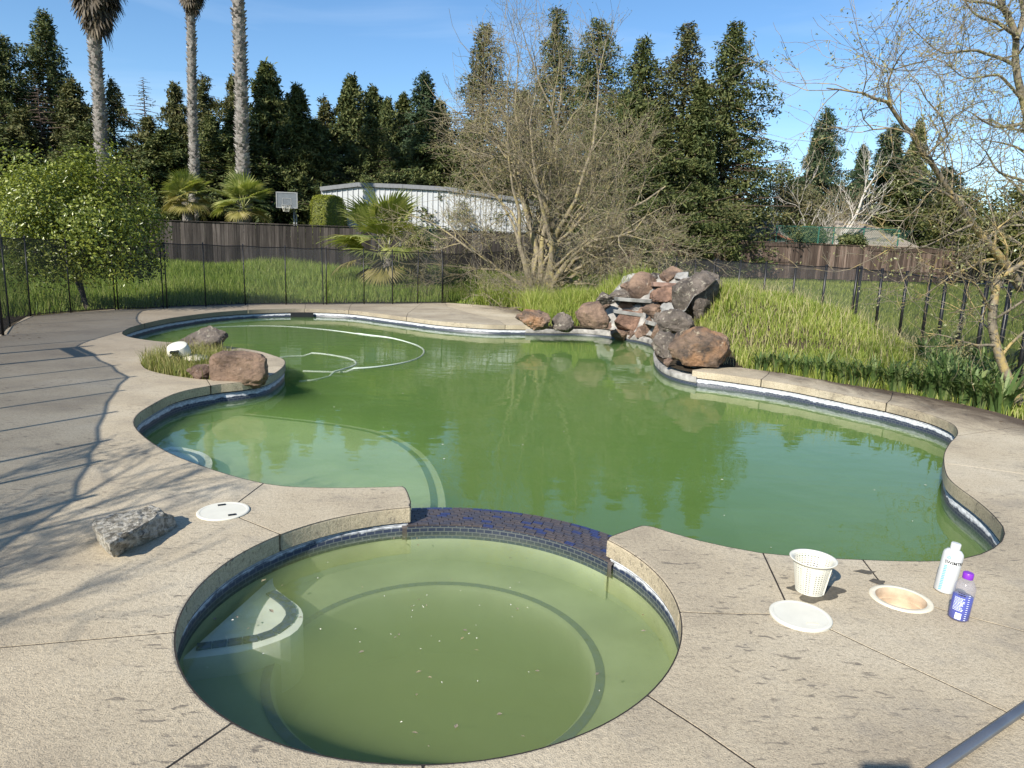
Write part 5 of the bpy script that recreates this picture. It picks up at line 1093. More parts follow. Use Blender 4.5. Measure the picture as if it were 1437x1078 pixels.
def petiole(L, w): return np.array([(0, -w, 0), (0, w, 0), (0, 0, w), (L, -w * .6, 0), (L, w * .6, 0), (L, 0, w * .6)]), [[0, 1, 4, 3], [1, 2, 5, 4], [2, 0, 3, 5]]
def frond(me_r, Pl, Rr, el, az, width=3.4, droop=.3, segn=26, tiltfan=-.3, seed=0, base=(0, 0, 0)):
    r_ = random.Random(seed); V, Fc = fan(segn, Rr, width, droop, r_); V2_, F2 = petiole(Pl, .018)
    m = Matrix.Rotation(-tiltfan, 3, 'Y'); V = np.array([m @ Vector(v) for v in V]) + [Pl, 0, 0]
    V = np.vstack([V, V2_]); Fc = Fc + [[i + len(V) - 6 for i in f] for f in F2]
    m = Matrix.Rotation(az, 3, 'Z') @ Matrix.Rotation(-el, 3, 'Y') @ Matrix.Rotation(r_.uniform(-.5, .5), 3, 'X')
    return [m @ Vector(v) + Vector(base) for v in V], Fc
M['palm'] = leafmat('green_palm_leaf', [(0.1, (0.11, 0.15, 0.03)), (0.5, (0.27, 0.31, 0.08)), (0.9, (0.46, 0.45, 0.18))], .4, .45, .4)
M['palm_y'] = leafmat('yellowing_palm_leaf', [(0.1, (0.13, 0.12, 0.03)), (0.5, (0.26, 0.23, 0.07)), (0.9, (0.42, 0.35, 0.17))], .3)
M['palm_dead'] = leafmat('dead_palm_skirt', [(0.1, (0.03, 0.024, 0.018)), (0.5, (0.075, 0.058, 0.038)), (0.9, (0.20, 0.16, 0.10))], .15)
M['palm_trunk'] = bark_mat('palm_trunk_fibre', (0.07, 0.06, 0.052), (0.30, 0.275, 0.245), None, (3, 3, 3), 4)
M['boot'] = leafmat('grey_leaf_boot', [(0.1, (0.09, 0.08, 0.07)), (0.45, (0.24, 0.22, 0.195)), (0.9, (0.50, 0.47, 0.43))], .0, .9, .1)
def tall_palm(label, pts_px, Y, rpx, crown, seed):
    P = [D(x, y, Y) for x, y in pts_px]; b0 = Vector((P[0].x, P[0].y, .75)); P = [b0] + P[1:]; root = empty('tall_palm', b0, 0, label, 'palm tree'); r_ = random.Random(seed)
    pts = catmull([p - b0 for p in P], .3); r0 = rpx * Y / FPX / 2; n = len(pts)
    B().tube(pts, [r0 * (1.12 - .25 * k / n + .05 * sin(k * 1.9)) for k in range(n)], 14).make('trunk', M['palm_trunk'], root, True)
    bt_ = B(); Ht = sum((b_ - a).length for a, b_ in zip(pts[:-1], pts[1:])); nb = int(Ht / .15) * 7
    for k in range(nb):
        f = k / nb; q = f * (n - 1); i = min(n - 2, int(q)); c_ = pts[i].lerp(pts[i + 1], q - i); a = k * 2.39996 * 1.0 + r_.uniform(-.15, .15); rr = r0 * (1.10 - .25 * f)
        u = Vector((cos(a), sin(a), 0)); t = Vector((-sin(a), cos(a), 0)); w = r0 * .42; s_ = r0 * r_.uniform(.22, .62); sl_ = r_.choice((-1, 1)) * w * .5
        A_ = c_ + u * rr; bt_.add([A_ - t * w - u * .03, A_ + t * w - u * .03, A_ + t * (w * .5 + sl_) + u * s_ + Vector((0, 0, .15)), A_ - t * (w * .5 - sl_) + u * s_ + Vector((0, 0, .17)), A_ + Vector((0, 0, .10)) - u * .03], [[0, 1, 2, 3], [1, 4, 2], [2, 4, 3], [3, 4, 0]])
    bt_.make('leaf_boots', M['boot'], root)
    if crown:
        top = pts[-1]; sk = B(); rs = crown
        for k in range(230):
            f = r_.random(); el = R(-84 + 38 * f + r_.uniform(-6, 8)); V, Fc = frond(0, .55 * rs, .75 * rs * r_.uniform(.8, 1.1), el, r_.uniform(0, 6.28), 1.3, .1, 9, 0, k + seed * 200, top + Vector((0, 0, -.15 - (1 - f) * 1.45 * rs + r_.uniform(0, .8))))
            sk.add(V, Fc)
        sk.make('dead_skirt', M['palm_dead'], root)
        g_ = B()
        for k in range(34):
            f = k / 34; V, Fc = frond(0, 1.0 * rs, .85 * rs, R(-35 + 115 * f ** 1.1), k * 2.4, 3.2, .35, 22, -.3, k + seed * 300, top + Vector((0, 0, .1 + .5 * f))); g_.add(V, Fc)
        g_.make('crown', M['palm'], root)
    return root
tall_palm('tall fan palm with a hanging dead skirt, leftmost of the three trunks', [(147, 330), (146, 250), (142, 205), (140, 150), (135, 90), (132, 40), (128, -92)], 34, 13.5, 1.7, 1)
tall_palm('tall thin fan palm trunk in the middle of the three', [(272, 330), (272, 290), (273, 240), (270, 150), (269, 70), (267, 10), (265, -70)], 35, 10.5, 1.15, 2)
tall_palm('thickest tall palm trunk, rightmost of the three', [(345, 320), (342, 270), (340, 200), (339, 130), (336, 50), (334, -10), (331, -140)], 33, 14.5, 1.3, 3)
def bushy_palm(label, px_, Y, base_y, n, Pl, Rr, seed, trunk_h, yellow=.25, name='fan_palm', elr=(-30, 85)):
    c_ = D(px_[0], px_[1], Y); b0 = Vector((c_.x, c_.y, h1(c_.x, c_.y))); root = empty(name, b0, 0, label, 'palm tree'); hc = c_.z - b0.z; r_ = random.Random(seed)
    B().tube([(0, 0, -.1), (0.03, 0, hc * .5), (0, 0, hc)], [trunk_h * 1.1, trunk_h, trunk_h * .9], 12).make('trunk', M['palm_trunk'], root, True)
    for k in range(n):
        f = (k + .5) / n; el = R(elr[0] + (elr[1] - elr[0]) * f); V, Fc = frond(0, Pl * r_.uniform(.8, 1.15), Rr * r_.uniform(.8, 1.1), el, k * 2.39996 + r_.uniform(-.3, .3), r_.uniform(2.6, 3.8), .26 if f > .4 else .34, 30, r_.uniform(-.6, .1), k + seed * 97, (0, 0, hc + .2 * f))
        q = B().add(V, Fc); q.make('frond', M['palm_y'] if (f < yellow) else M['palm'], root)
    return root
bushy_palm('young fan palm with large stiff green fronds behind the mesh fence', (543, 358), 25.5, 400, 27, 1.05, 1.35, 5, .16, .22, elr=(-32, 84))
bushy_palm('low fan palm with yellowed lower fronds under the middle palm trunk', (263, 284), 33.0, 330, 26, .6, .8, 6, .28, .45, elr=(-28, 85))
bushy_palm('low green fan palm at the foot of the thickest palm trunk', (342, 296), 32.2, 330, 24, .75, .9, 7, .2, .18, elr=(-18, 88))
# trimmed hedge
def trimmed_hedge(label, x0, y0, x1, y1, Y):
    a, b_ = D(x0, y1 + 55, Y), D(x1, y0, Y); c_ = (a + b_) / 2; w, h_ = (b_.x - a.x) / 2, (b_.z - a.z) / 2; root = empty('trimmed_hedge', (c_.x, Y, a.z), 0, label, 'hedge'); n = 26000
    N = nr.normal(0, 1, (n, 3)); p = 5; s_ = (np.abs(N) ** p).sum(1) ** (1 / p); P = N / s_[:, None] * [w, w, h_] * nr.uniform(.93, 1.0, (n, 1)) + [0, 0, h_]; N /= np.linalg.norm(N, axis=1)[:, None]
    V, Fc = leaf_cloud(P, N, .07, .035, .2, .5); link('foliage', fast('foliage', V, Fc), leafmat('yellow_green_hedge', [(0.1, (0.08, 0.10, 0.01)), (0.5, (0.17, 0.20, 0.02)), (0.9, (0.30, 0.30, 0.05))], .25), root)
    V, Fc = ico(3); s_ = (np.abs(V) ** p).sum(1) ** (1 / p); V = V / s_[:, None] * [w * .9, w * .9, h_ * .95] + [0, 0, h_]; link('hedge_core', fast('core', V, Fc), M['redwood'], root)
trimmed_hedge('yellow green hedge clipped into a rounded block beside the white shed', 439, 275, 484, 322, 38.5)

# ------------------------------------------------------------------ white metal shed
shed = empty('metal_shed', D(590, 330, 40), 0, 'long white corrugated metal shed with a low grey gable roof', 'shed'); s0 = shed.location.copy()
Ys = 40.0; topl = [(451, 268), (503, 262), (566, 264.5), (627, 268), (680, 276), (734, 284), (792, 293)]
tw = [D(x, y, Ys) - s0 for x, y in topl]; zb = .7 - s0.z
wv, wfc = [], []; xs = []; x = tw[0].x
while x < tw[-1].x: xs.append(x); x += .30
def ztop(x): return float(np.interp(x, [p.x for p in tw], [p.z for p in tw]))
b_ = B()
prof_ = []
for x in xs: prof_ += [(x, 0), (x + .22, 0), (x + .235, -.035), (x + .275, -.035), (x + .29, 0)]
n = len(prof_); V = [(x, y, zb) for x, y in prof_] + [(x, y, ztop(x)) for x, y in prof_]; b_.add(V, [[k, k + 1, n + k + 1, n + k] for k in range(n - 1)])
b_.make('wall', M['corr'], shed)
lb_ = B()
for x in xs: lb_.add([(x - .022, -.006, zb), (x + .016, -.006, zb), (x + .016, -.006, ztop(x)), (x - .022, -.006, ztop(x))], [[0, 1, 2, 3]])
lb_.make('panel_seam', M['roofm'], shed)
for (p, q) in zip(tw[:-1], tw[1:]):
    d = q - p; a = atan2(d.z, d.x); r_ = B().box((d.length / 2, -.12, .10), (d.length + .02, .12, .22)).make('roof_trim', M['roofm'], shed); r_.location = p; r_.rotation_euler = (0, -a, 0)
    r_ = B().add([(p.x, -.1, p.z + .2), (q.x, -.1, q.z + .2), (q.x, 9, q.z + .2), (p.x, 9, p.z + .2)], [[0, 1, 2, 3]]).make('roof', M['roofm'], shed)
B().add([(tw[0].x, 0, zb), (tw[0].x, 9, zb), (tw[0].x, 9, tw[0].z + .15), (tw[0].x, 0, tw[0].z + .15)], [[0, 1, 2, 3]]).make('wall', M['corr'], shed)

# ------------------------------------------------------------------ basketball hoop
hp = D(403, 295, 37); hb = Vector((hp.x, hp.y, .76)); hoop = empty('basketball_hoop', hb, R(8), 'grey basketball hoop standing beyond the dark wooden fence', 'basketball hoop')
zc = D(401, 281, 37).z - hb.z; bw, bh = 27 * 37 / FPX, 20 * 37 / FPX
B().box((0, 0, zc), (bw, .04, bh)).make('backboard', M['glassgrey'], hoop)
fr_ = B()
for s_ in (-1, 1): fr_.box((s_ * bw / 2, -.01, zc), (.05, .07, bh + .05)); fr_.box((0, -.01, zc + s_ * bh / 2), (bw, .07, .05))
for s_ in (-1, 1): fr_.box((s_ * .22, -.03, zc - .08), (.03, .02, .34)); fr_.box((0, -.03, zc - .08 + s_ * .17), (.46, .02, .03))
fr_.make('frame', M['hoopgrey'], hoop)
rm = B(); rm.tube([(.23 * cos(a), -.3 + .23 * sin(a), zc - .27) for a in np.linspace(0, 2 * pi, 20)], .014, 6); rm.make('rim', M['hoopgrey'], hoop)
nt = B()
for k in range(12): a = k * pi / 6; nt.tube([(.22 * cos(a), -.3 + .22 * sin(a), zc - .28), (.13 * cos(a + .3), -.3 + .13 * sin(a + .3), zc - .6)], .007, 4)
nt.make('net', M['white_pl'], hoop)
pp = B(); pp.tube([(.22, .75, 0), (.22, .75, zc - .55), (0.05, .1, zc - .1)], .05, 8); pp.tube([(.34, .75, 0), (.34, .75, zc - .75), (.1, .1, zc + .2)], .03, 8); pp.make('pole', M['hoopgrey'], hoop)

# ------------------------------------------------------------------ houses and court fence beyond the right lawn
def gable(name, label, x0, x1, yr, ye, Y, dep, mat, hip=.25):
    a, b_, e = D(x0, ye, Y), D(x1, ye, Y), D((x0 + x1) / 2, yr, Y + dep / 2); g0 = .8; root = empty(name, ((a.x + b_.x) / 2, Y, g0), 0, label, 'house')
    w = (b_.x - a.x); ze, zr = a.z - g0, e.z - g0; wd = .25
    B().box((0, dep / 2, ze / 2), (w - .5, dep - .5, ze)).make('wall', M['wallm'], root)
    hx = w * (.5 - hip); V = [(-w/2, 0, ze), (w/2, 0, ze), (w/2, dep, ze), (-w/2, dep, ze), (-hx, dep/2, zr), (hx, dep/2, zr)]
    B().add(V + [(x, y, z - .12) for x, y, z in V[:4]], [[0, 1, 5, 4], [1, 2, 5], [2, 3, 4, 5], [3, 0, 4], [0, 6, 7, 1], [1, 7, 8, 2], [2, 8, 9, 3], [3, 9, 6, 0], [6, 9, 8, 7]]).make('roof', mat, root)
    return root
gable('house', 'neighbouring house with a tan shingle roof beside the big conifer', 1022, 1122, 306, 337, 46, 8, M['shingle'], .3)
gable('house', 'right hand neighbouring house whose tan roof shows beyond the court fence', 1172, 1290, 312, 342, 46, 8, M['shingle'], .3)
sh_ = empty('small_shed', D(1090, 345, 43), 0, 'small red roofed gable structure in front of the tan roofed house', 'shed'); q0 = sh_.location.copy(); q0.z = .8; sh_.location = q0
e1, e2, e3 = D(1068, 337, 43) - q0, D(1091, 327, 43) - q0, D(1114, 337, 43) - q0
B().add([e1, e2, e2 + Vector((0, 3, 0)), e1 + Vector((0, 3, 0)), e1 - Vector((0, 0, .14)), e2 - Vector((0, 0, .14))], [[0, 1, 2, 3], [4, 5, 1, 0]]).add([e2, e3, e3 + Vector((0, 3, 0)), e2 + Vector((0, 3, 0)), e2 - Vector((0, 0, .14)), e3 - Vector((0, 0, .14))], [[0, 1, 2, 3], [4, 5, 1, 0]]).make('roof', M['redroof'], sh_)
for xx in (e1.x + .25, e3.x - .25, e2.x):
    B().box((xx, .2, e1.z / 2), (.15, .15, e1.z + (.35 if xx == e2.x else 0))).make('post', M['redroof'], sh_)
cf = empty('court_fence', D(1080, 345, 42), 0, 'tall green chain link court fence beyond the reddish wooden fence', 'fence'); c0 = cf.location.copy(); c0.z = .8; cf.location = c0
cp_ = [D(x, y, 42) - c0 for x, y in [(1040, 316), (1091, 317), (1150, 319), (1171, 319.5), (1213, 321), (1262, 323)]]
for p in cp_: B().tube([(p.x, p.y, 0), (p.x, p.y, p.z)], .045, 8).make('post', M['green'], cf)
for z_ in (0, -1.0):
    for a, b_ in zip(cp_[:-1], cp_[1:]): B().tube([a + Vector((0, 0, z_)), b_ + Vector((0, 0, z_))], .028, 6).make('rail', M['green'], cf)
cw = B(); x = cp_[0].x
while x < cp_[-1].x: zt = float(np.interp(x, [p.x for p in cp_], [p.z for p in cp_])); cw.tube([(x, 0, zt), (x + .9, 0, zt - .9), (x + .9, 0, zt - .91)], .006, 3, False); cw.tube([(x + .9, 0, zt), (x, 0, zt - .9)], .006, 3, False); x += .12
cw.make('wire', M['green'], cf)

# ------------------------------------------------------------------ things on the deck
def disc(name, c_, r_, h_, mat, label, cat, slots=False):
    root = empty(name, c_, 0, label, cat)
    B().lathe([(.0001, h_), (r_ * .86, h_), (r_ * .88, h_ + .0015), (r_ * .965, h_ + .0015), (r_, h_ - .002), (r_, .0)], 64).make('disc', mat, root)
    return root
l1 = disc('skimmer_cover', rlid_c + Vector((0, 0, .001)), .128, .011, M['white_pl'], 'round white skimmer lid lying loose below the strainer basket', 'lid')
b_ = B().box((.02, -.075, .0125), (.05, .010, .002)); b_.make('handle_recess', M['cream_pl'], l1)
l2 = disc('skimmer_cover', llid_c + Vector((0, 0, .001)), .142, .007, M['white_pl'], 'round white skimmer lid with two dark slots set in the left deck', 'lid')
for (x, y) in ((-.045, .085), (.075, -.06)): B().box((x, y, .0085), (.042, .022, .003), rz=.5).make('slot', M['black'], l2)
sk = empty('skimmer_opening', ring_c, 0, 'open skimmer well with a cream collar beside the bottles', 'skimmer')
B().lathe([(.106, .004), (.108, .006), (.128, .006), (.133, .001), (.133, -.003)], 64).make('collar', M['cream_pl'], sk, True)
B().lathe([(.107, .005), (.104, -.02), (.104, -.045), (.098, -.047), (.098, -.075), (.092, -.078), (.090, -.13)], 64).make('throat', M['peach'], sk)
B().lathe([(.091, -.12), (.0001, -.118)], 48).make('well_floor', M['cream_pl'], sk, True)
# strainer basket
bc = G(1136, 829); bk = empty('strainer_basket', bc + Vector((0, 0, .002)), .4, 'white perforated strainer basket standing near the pool edge', 'basket')
H_, r0, r1 = .175, .070, .098; rows, cols = 14, 36; V, Fc = [], []
zs, isr = [0.0], []; z = 0.0
for k in range(rows): z += .0066; zs.append(z); isr.append(False); z += .0052; zs.append(z); isr.append(True)
zs.append(H_ - .002); isr.append(False); sc_ = 1.0
an, ish = [0.0], []; da = 2 * pi / cols
for k in range(cols): an += [an[-1] + da * .5]; ish.append(False); an += [an[-1] + da * .5]; ish.append(True)
na = len(an) - 1
for zz in zs:
    rr = r0 + (r1 - r0) * zz / H_
    for k in range(na): V.append((rr * cos(an[k]), rr * sin(an[k]), zz))
for j in range(len(zs) - 1):
    for k in range(na):
        hole = isr[j] and ish[k] and (k // 2) % 11 != 0
        if not hole: Fc.append([j * na + k, j * na + (k + 1) % na, (j + 1) * na + (k + 1) % na, (j + 1) * na + k])
o = link('basket_wall', poly('basket_wall', V, Fc), M['white_pl'], bk, False); m = o.modifiers.new('s', 'SOLIDIFY'); m.thickness = .0012
B().lathe([(.0001, .003), (.068, .003), (.071, .008), (.071, 0), (.0001, -.0005)], 44).make('basket_floor', M['white_pl'], bk)
B().lathe([(.096, H_ - .012), (.104, H_ - .010), (.113, H_ - .001), (.116, H_ + .002), (.116, H_ + .005), (.108, H_ + .0045), (.097, H_ - .002), (.094, H_ - .012)], 64).make('rim', M['white_pl'], bk, True)
for k in range(4): a = k * pi / 2 + .3; B().tube([(.0725 * cos(a), .0725 * sin(a), .004), (.1 * cos(a), .1 * sin(a), H_ - .008)], .0032, 6).make('rib', M['white_pl'], bk)
wet = [bc + Vector((cos(a) * (.115 + .03 * sin(3 * a + 1) + .02 * sin(7 * a)), sin(a) * (.10 + .025 * sin(2 * a) + .015 * sin(5 * a)), .0012)) + Vector((.02, -.01, 0)) for a in np.linspace(0, 2 * pi, 50)[:-1]]
M['wet'] = simple('damp_concrete', (0.10, 0.085, 0.06), .55, .35, 60)
o = link('wet_patch', poly('wet_patch', wet, [list(range(len(wet)))]), M['wet'], deck)
for (x, y, rx, ry) in ((1214, 803, .05, .022), (1232, 817, .035, .03)):
    q = G(x, y); w_ = [q + Vector((cos(a) * rx * (1 + .3 * sin(3 * a)), sin(a) * ry * (1 + .25 * sin(4 * a + 1)), .0014)) for a in np.linspace(0, 2 * pi, 30)[:-1]]; link('wet_patch', poly('wet_patch', w_, [list(range(len(w_)))]), M['wet'], deck)
bk.scale = (.9, .9, .9)
# bottles
def text_on(parent, s_, size, rad, ang0, z, mat, name='lettering', vertical=False, squash=1.0):
    cu = bpy.data.curves.new('t', 'FONT'); cu.body = s_; cu.size = size; cu.offset = size * .022; cu.resolution_u = 2; to = bpy.data.objects.new('t', cu); C.objects.link(to)
    dg = bpy.context.evaluated_depsgraph_get(); me = bpy.data.meshes.new_from_object(to.evaluated_get(dg)); bpy.data.objects.remove(to)
    bm = bmesh.new(); bm.from_mesh(me); bmesh.ops.subdivide_edges(bm, edges=[e for e in bm.edges if e.calc_length() > size * .3], cuts=1)
    for v in bm.verts:
        a = ang0 + v.co.x * squash / rad; v.co = Vector((rad * cos(a), rad * sin(a), z + v.co.y))
    bm.to_mesh(me); bm.free(); o = link(name, me, None, parent); o.data.materials.clear(); o.data.materials.append(mat); return o
M['ink'] = simple('black_print', (0.01, 0.01, 0.012), .5, .1); M['teal_ink'] = simple('teal_print', (0.16, 0.42, 0.50), .5, .15, 60); M['grey_ink'] = simple('grey_print', (0.35, 0.40, 0.42), .5, .1)
M['bottle_w'] = simple('white_bottle_plastic', (0.56, 0.57, 0.57), .3, .03, spec=.5); M['purple'] = simple('purple_cap_plastic', (0.20, 0.03, 0.42), .35, .1)
M['white_ink'] = simple('white_print', (0.75, 0.8, 0.95), .5, .1); M['blue_label'] = simple('blue_label_print', (0.03, 0.09, 0.50), .4, .2, 30)
wbp = G(1324, 829); wb = empty('white_bottle', wbp, 0, 'white chemical bottle with black lettering and a teal striped label', 'bottle'); wb.rotation_euler = (0, R(6), 0)
br_ = .043; camang = atan2(-wbp.y, -wbp.x)
B().lathe([(.0001, .001), (br_ - .004, .0), (br_, .006), (br_, .185), (br_ - .003, .197), (.030, .208), (.018, .213), (.017, .218)], 40).make('body', M['bottle_w'], wb, True)
B().lathe([(.0205, .214), (.021, .216), (.021, .240), (.019, .243), (.0001, .2435)], 32).make('cap', M['bottle_w'], wb, True).data.set_sharp_from_angle(angle=R(40))
text_on(wb, 'SWIMTRINE', .021, br_ + .0006, camang - .66, .148, M['ink'], squash=1.0)
def bars(parent, rows, rad, mat):
    g = B()
    for (a0, z_, h_, words) in rows:
        a = a0
        for w in words: g.add([((rad + .0007) * cos(a + t), (rad + .0007) * sin(a + t), z_ + dz) for dz in (0, h_) for t in (0, w / 2, w)], [[0, 1, 4, 3], [1, 2, 5, 4]]); a += w + .035
    return g.make('small_print', mat, parent)
bars(wb, [(camang - .12, .128, .004, (.13, .2)), (camang - .12, .120, .004, (.22, .12)), (camang - .12, .104, .003, (.2, .1, .1)), (camang - .12, .097, .003, (.12, .2)), (camang - .12, .074, .003, (.3, .1)), (camang - .12, .056, .0025, (.1, .1, .16)), (camang - .12, .050, .0025, (.2, .14)), (camang - .12, .030, .003, (.18, .18))], br_, M['grey_ink'])
st_ = B()
for k in range(15):
    z_ = .012 + k * .0085; a0, a1 = camang - .60, camang - .28
    st_.add([((br_ + .0006) * cos(a), (br_ + .0006) * sin(a), z_ + dz + (a - a0) * .012) for dz in (0, .0055) for a in (a0, (a0 + a1) / 2, a1)], [[0, 1, 4, 3], [1, 2, 5, 4]])
st_.make('label_stripes', M['teal_ink'], wb); text_on(wb, 'SePRO', .009, br_ + .0006, camang - .58, .172, M['teal_ink']) if False else None
sq = B(); 
for i in range(3):
    for j in range(2): a = camang - .52 + i * .13; sq.add([((br_ + .0006) * cos(a + da_), (br_ + .0006) * sin(a + da_), .171 + j * .008 + dz) for dz in (0, .006) for da_ in (0, .1)], [[0, 1, 3, 2]])
sq.make('logo_mark', M['teal_ink'], wb)
def clear_mat(name, col, mixf, rough=.05):
    m, nd, ln, out = newmat(name); tr = nd.new('ShaderNodeBsdfTransparent'); tr.inputs['Color'].default_value = (*col, 1); gl = nd.new('ShaderNodeBsdfPrincipled'); gl.inputs['Base Color'].default_value = (*[min(1, c_ * .9) for c_ in col], 1); gl.inputs['Roughness'].default_value = rough; gl.inputs['Specular IOR Level'].default_value = .6
    mx = nd.new('ShaderNodeMixShader'); mx.inputs[0].default_value = mixf; ln.new(tr.outputs[0], mx.inputs[1]); ln.new(gl.outputs[0], mx.inputs[2]); ln.new(mx.outputs[0], out.inputs[0]); return m
M['clear'] = clear_mat('clear_bottle_plastic', (0.86, 0.86, 0.92), .10); M['bluel'] = clear_mat('blue_liquid', (0.03, 0.06, 0.42), .9, .2)
bbp = G(1344, 868); bbt = empty('clear_bottle', bbp, 0, 'clear bottle half full of blue liquid with a purple cap', 'bottle'); bbt.rotation_euler = (0, R(4), 0)
rb = .041; camang = atan2(-bbp.y, -bbp.x)
B().lathe([(.0001, .001), (rb - .005, .0), (rb, .006), (rb, .150), (rb - .002, .158), (rb - .008, .172), (.024, .186), (.017, .190), (.017, .198)], 40).make('body', M['clear'], bbt, True)
B().lathe([(.0001, .004), (rb - .006, .004), (rb - .0025, .009), (rb - .0025, .112), (.0001, .112)], 40).make('liquid', M['bluel'], bbt, True)
B().lathe([(.0205, .190), (.021, .192), (.021, .214), (.0185, .217), (.0001, .2172)], 32).make('cap', M['purple'], bbt, True).data.set_sharp_from_angle(angle=R(40))
bars(bbt, [(camang - .75, .050 + k * .0062, .0026, [rnd.uniform(.08, .22) for _ in range(5)]) for k in range(10)], rb, M['white_ink'])
bars(bbt, [(camang - .45, .120, .004, (.1, .3, .2)), (camang - .5, .1285, .003, (.2, .1, .25))], rb, M['ink'])
B().add([((rb + .001) * cos(a), (rb + .001) * sin(a), z_) for z_ in (.012, .040) for a in (camang - .35, camang - .05, camang + .2)], [[0, 1, 4, 3], [1, 2, 5, 4]]).make('label_patch', M['white_ink'], bbt)
tk = B()
for k in range(13): z_ = .012 + k * .0095; tk.add([((rb + .001) * cos(a), (rb + .001) * sin(a), z_ + dz) for dz in (0, .0022) for a in (camang + .48, camang + .66)], [[0, 1, 3, 2]])
tk.make('level_marks', M['white_ink'], bbt)
# pool pole in the near corner
p0, p1 = G(1295, 1092, .022), G(1437, 994, .022); d = (p1 - p0); p0 -= d * 1.5; p1 = p1 + d * 2.6
pl_ = empty('pool_pole', p0, 0, 'grey metal pole lying across the bottom right corner of the deck', 'pole')
B().tube([(0, 0, 0), p1 - p0], .0165, 20).make('tube', M['steel'], pl_, True)
B().tube([(p1 - p0) * .30, (p1 - p0) * .33], .0195, 20).make('collar', M['black'], pl_, True) if False else None
# white plastic fitting in the planter
wp0 = G(256, 512); wp0 = G(254, 506); fz = empty('plastic_fitting', wp0 + Vector((0, 0, .03)), .5, 'white slotted plastic pool fitting tipped over in the planter grass', 'pool fitting')
fz.scale = (1.05, 1.05, 1.0); mt_ = Matrix.Rotation(R(20), 3, 'X') @ Matrix.Rotation(R(-14), 3, 'Y')
B().lathe([(.0001, .0), (.10, 0), (.125, .02), (.135, .06), (.13, .12), (.115, .165), (.075, .185), (.0001, .19)], 18, (0, 0, .02), mt_).make('housing', M['white_pl'], fz, True).data.set_sharp_from_angle(angle=R(25))
for k, (a, z_, w_) in enumerate(((-1.9, .15, .075), (-1.9, .10, .06), (-1.55, .06, .045), (-2.3, .06, .045))):
    q = mt_ @ Vector((.128 * cos(a), .128 * sin(a), z_)); B().box(q + Vector((0, 0, .02)), (w_ * 1.2, .045, .03 if k < 2 else .055), M=mt_ @ Matrix.Rotation(a + pi / 2, 3, 'Z')).make('slot', M['black'], fz)
B().lathe([(.0001, .01), (.14, .01), (.145, .02), (.145, .035), (.0001, .04)], 24, (.16, -.16, 0), Matrix.Rotation(R(6), 3, 'X')).make('base_plate', M['cream_pl'], fz, True)
# floating vacuum hose
hz_ = -.195; hpx = [(268, 466), (290, 459), (320, 456.5), (360, 455.5), (400, 456.5), (440, 460), (480, 465), (515, 470), (548, 474), (575, 480.5), (590, 486), (595, 491.5), (590, 499), (573, 506), (550, 511), (520, 515), (485, 517), (450, 516.8), (425, 516)]
hpx2 = [(388, 498), (400, 495.5), (425, 494.3), (450, 495), (472, 498), (490, 501.5), (499, 506), (497, 511), (482, 516), (462, 521.5), (440, 527), (420, 529)]
M['hose'] = simple('pale_green_white_hose', (0.55, 0.62, 0.52), .4, .15)
hs_ = empty('pool_hose', G(500, 500, hz_), 0, 'pale vacuum hose floating in two loops on the green water', 'hose'); h0 = hs_.location.copy()
for L_ in (hpx, hpx2):
    P = catmull([G(x, y, hz_) - h0 for x, y in L_], .12); n = len(P); B().tube([p + Vector((0, 0, -.012 - .012 * sin(k * .13) - (.05 if (k < 4 or k > n - 6) else 0) - (.012 if (L_ is hpx and k < n * .45) else 0))) for k, p in enumerate(P)], .0155, 8).make('hose_length', M['hose'], hs_, True)
# floating specks, twigs and leaf litter
def litter(name, label, pts, size, mat, z_):
    V, Fc = [], []
    for (x, y) in pts:
        s_ = size * rnd.uniform(.5, 1.5); a = rnd.uniform(0, 6.28); w = s_ * rnd.uniform(.3, .7); b0 = len(V)
        V += [(x + cos(a) * s_, y + sin(a) * s_, z_ + .002), (x - sin(a) * w, y + cos(a) * w, z_ + .004), (x - cos(a) * s_, y - sin(a) * s_, z_ + .001), (x + sin(a) * w, y - cos(a) * w, z_ + .003)]; Fc += [[b0, b0 + 1, b0 + 2, b0 + 3]]
    return tag(link(name, poly(name, V, Fc), mat), label, 'litter', None, 'stuff')
sp_ = [tuple(pol(rnd.uniform(.1, 1.02), rnd.uniform(0, 6.28)))[:2] for _ in range(46)]
litter('floating_specks', 'tiny pale specks and petals floating on the spa water', sp_, .0045, M['white_pl'], -.148)
litter('floating_twigs', 'small dark twigs and leaf bits floating on the spa water', [tuple(pol(rnd.uniform(.1, 1.02), rnd.uniform(0, 6.28)))[:2] for _ in range(34)], .009, M['twig'], -.148)
litter('floating_leaves', 'a few brown leaves floating on the spa and pool', [tuple(G(x, y, -.148))[:2] for x, y in [(903, 886), (640, 560 + 460), (381, 858), (370, 815), (726, 855)]], .016, M['twig'], -.147)
def rand_in(pg, n, x0, x1, y0, y1): X = nr.uniform(x0, x1, n); Y = nr.uniform(y0, y1, n); k = inpoly(X, Y, pg); return list(zip(X[k], Y[k]))
litter('floating_petals', 'tiny pale specks floating on the pool water', rand_in(pool_pg, 170, -7, 5, 3.5, 16), .008, M['white_pl'], -.198)
rl = [p for p in rand_in(SITE, 9000, -9, 8, 3, 22) if distpl([p[0]], [p[1]], far_edge[:3] + [], False)[0] < .5 or distpl([p[0]], [p[1]], right_edge[2:11], False)[0] < abs(rnd.gauss(0, .28)) or distpl([p[0]], [p[1]], fence_left[:4], False)[0] < abs(rnd.gauss(0, .35))]
M['litter'] = leafmat('dry_leaf_litter', [(0.1, (0.05, 0.03, 0.018)), (0.5, (0.15, 0.09, 0.05)), (0.9, (0.38, 0.28, 0.18))], .2)
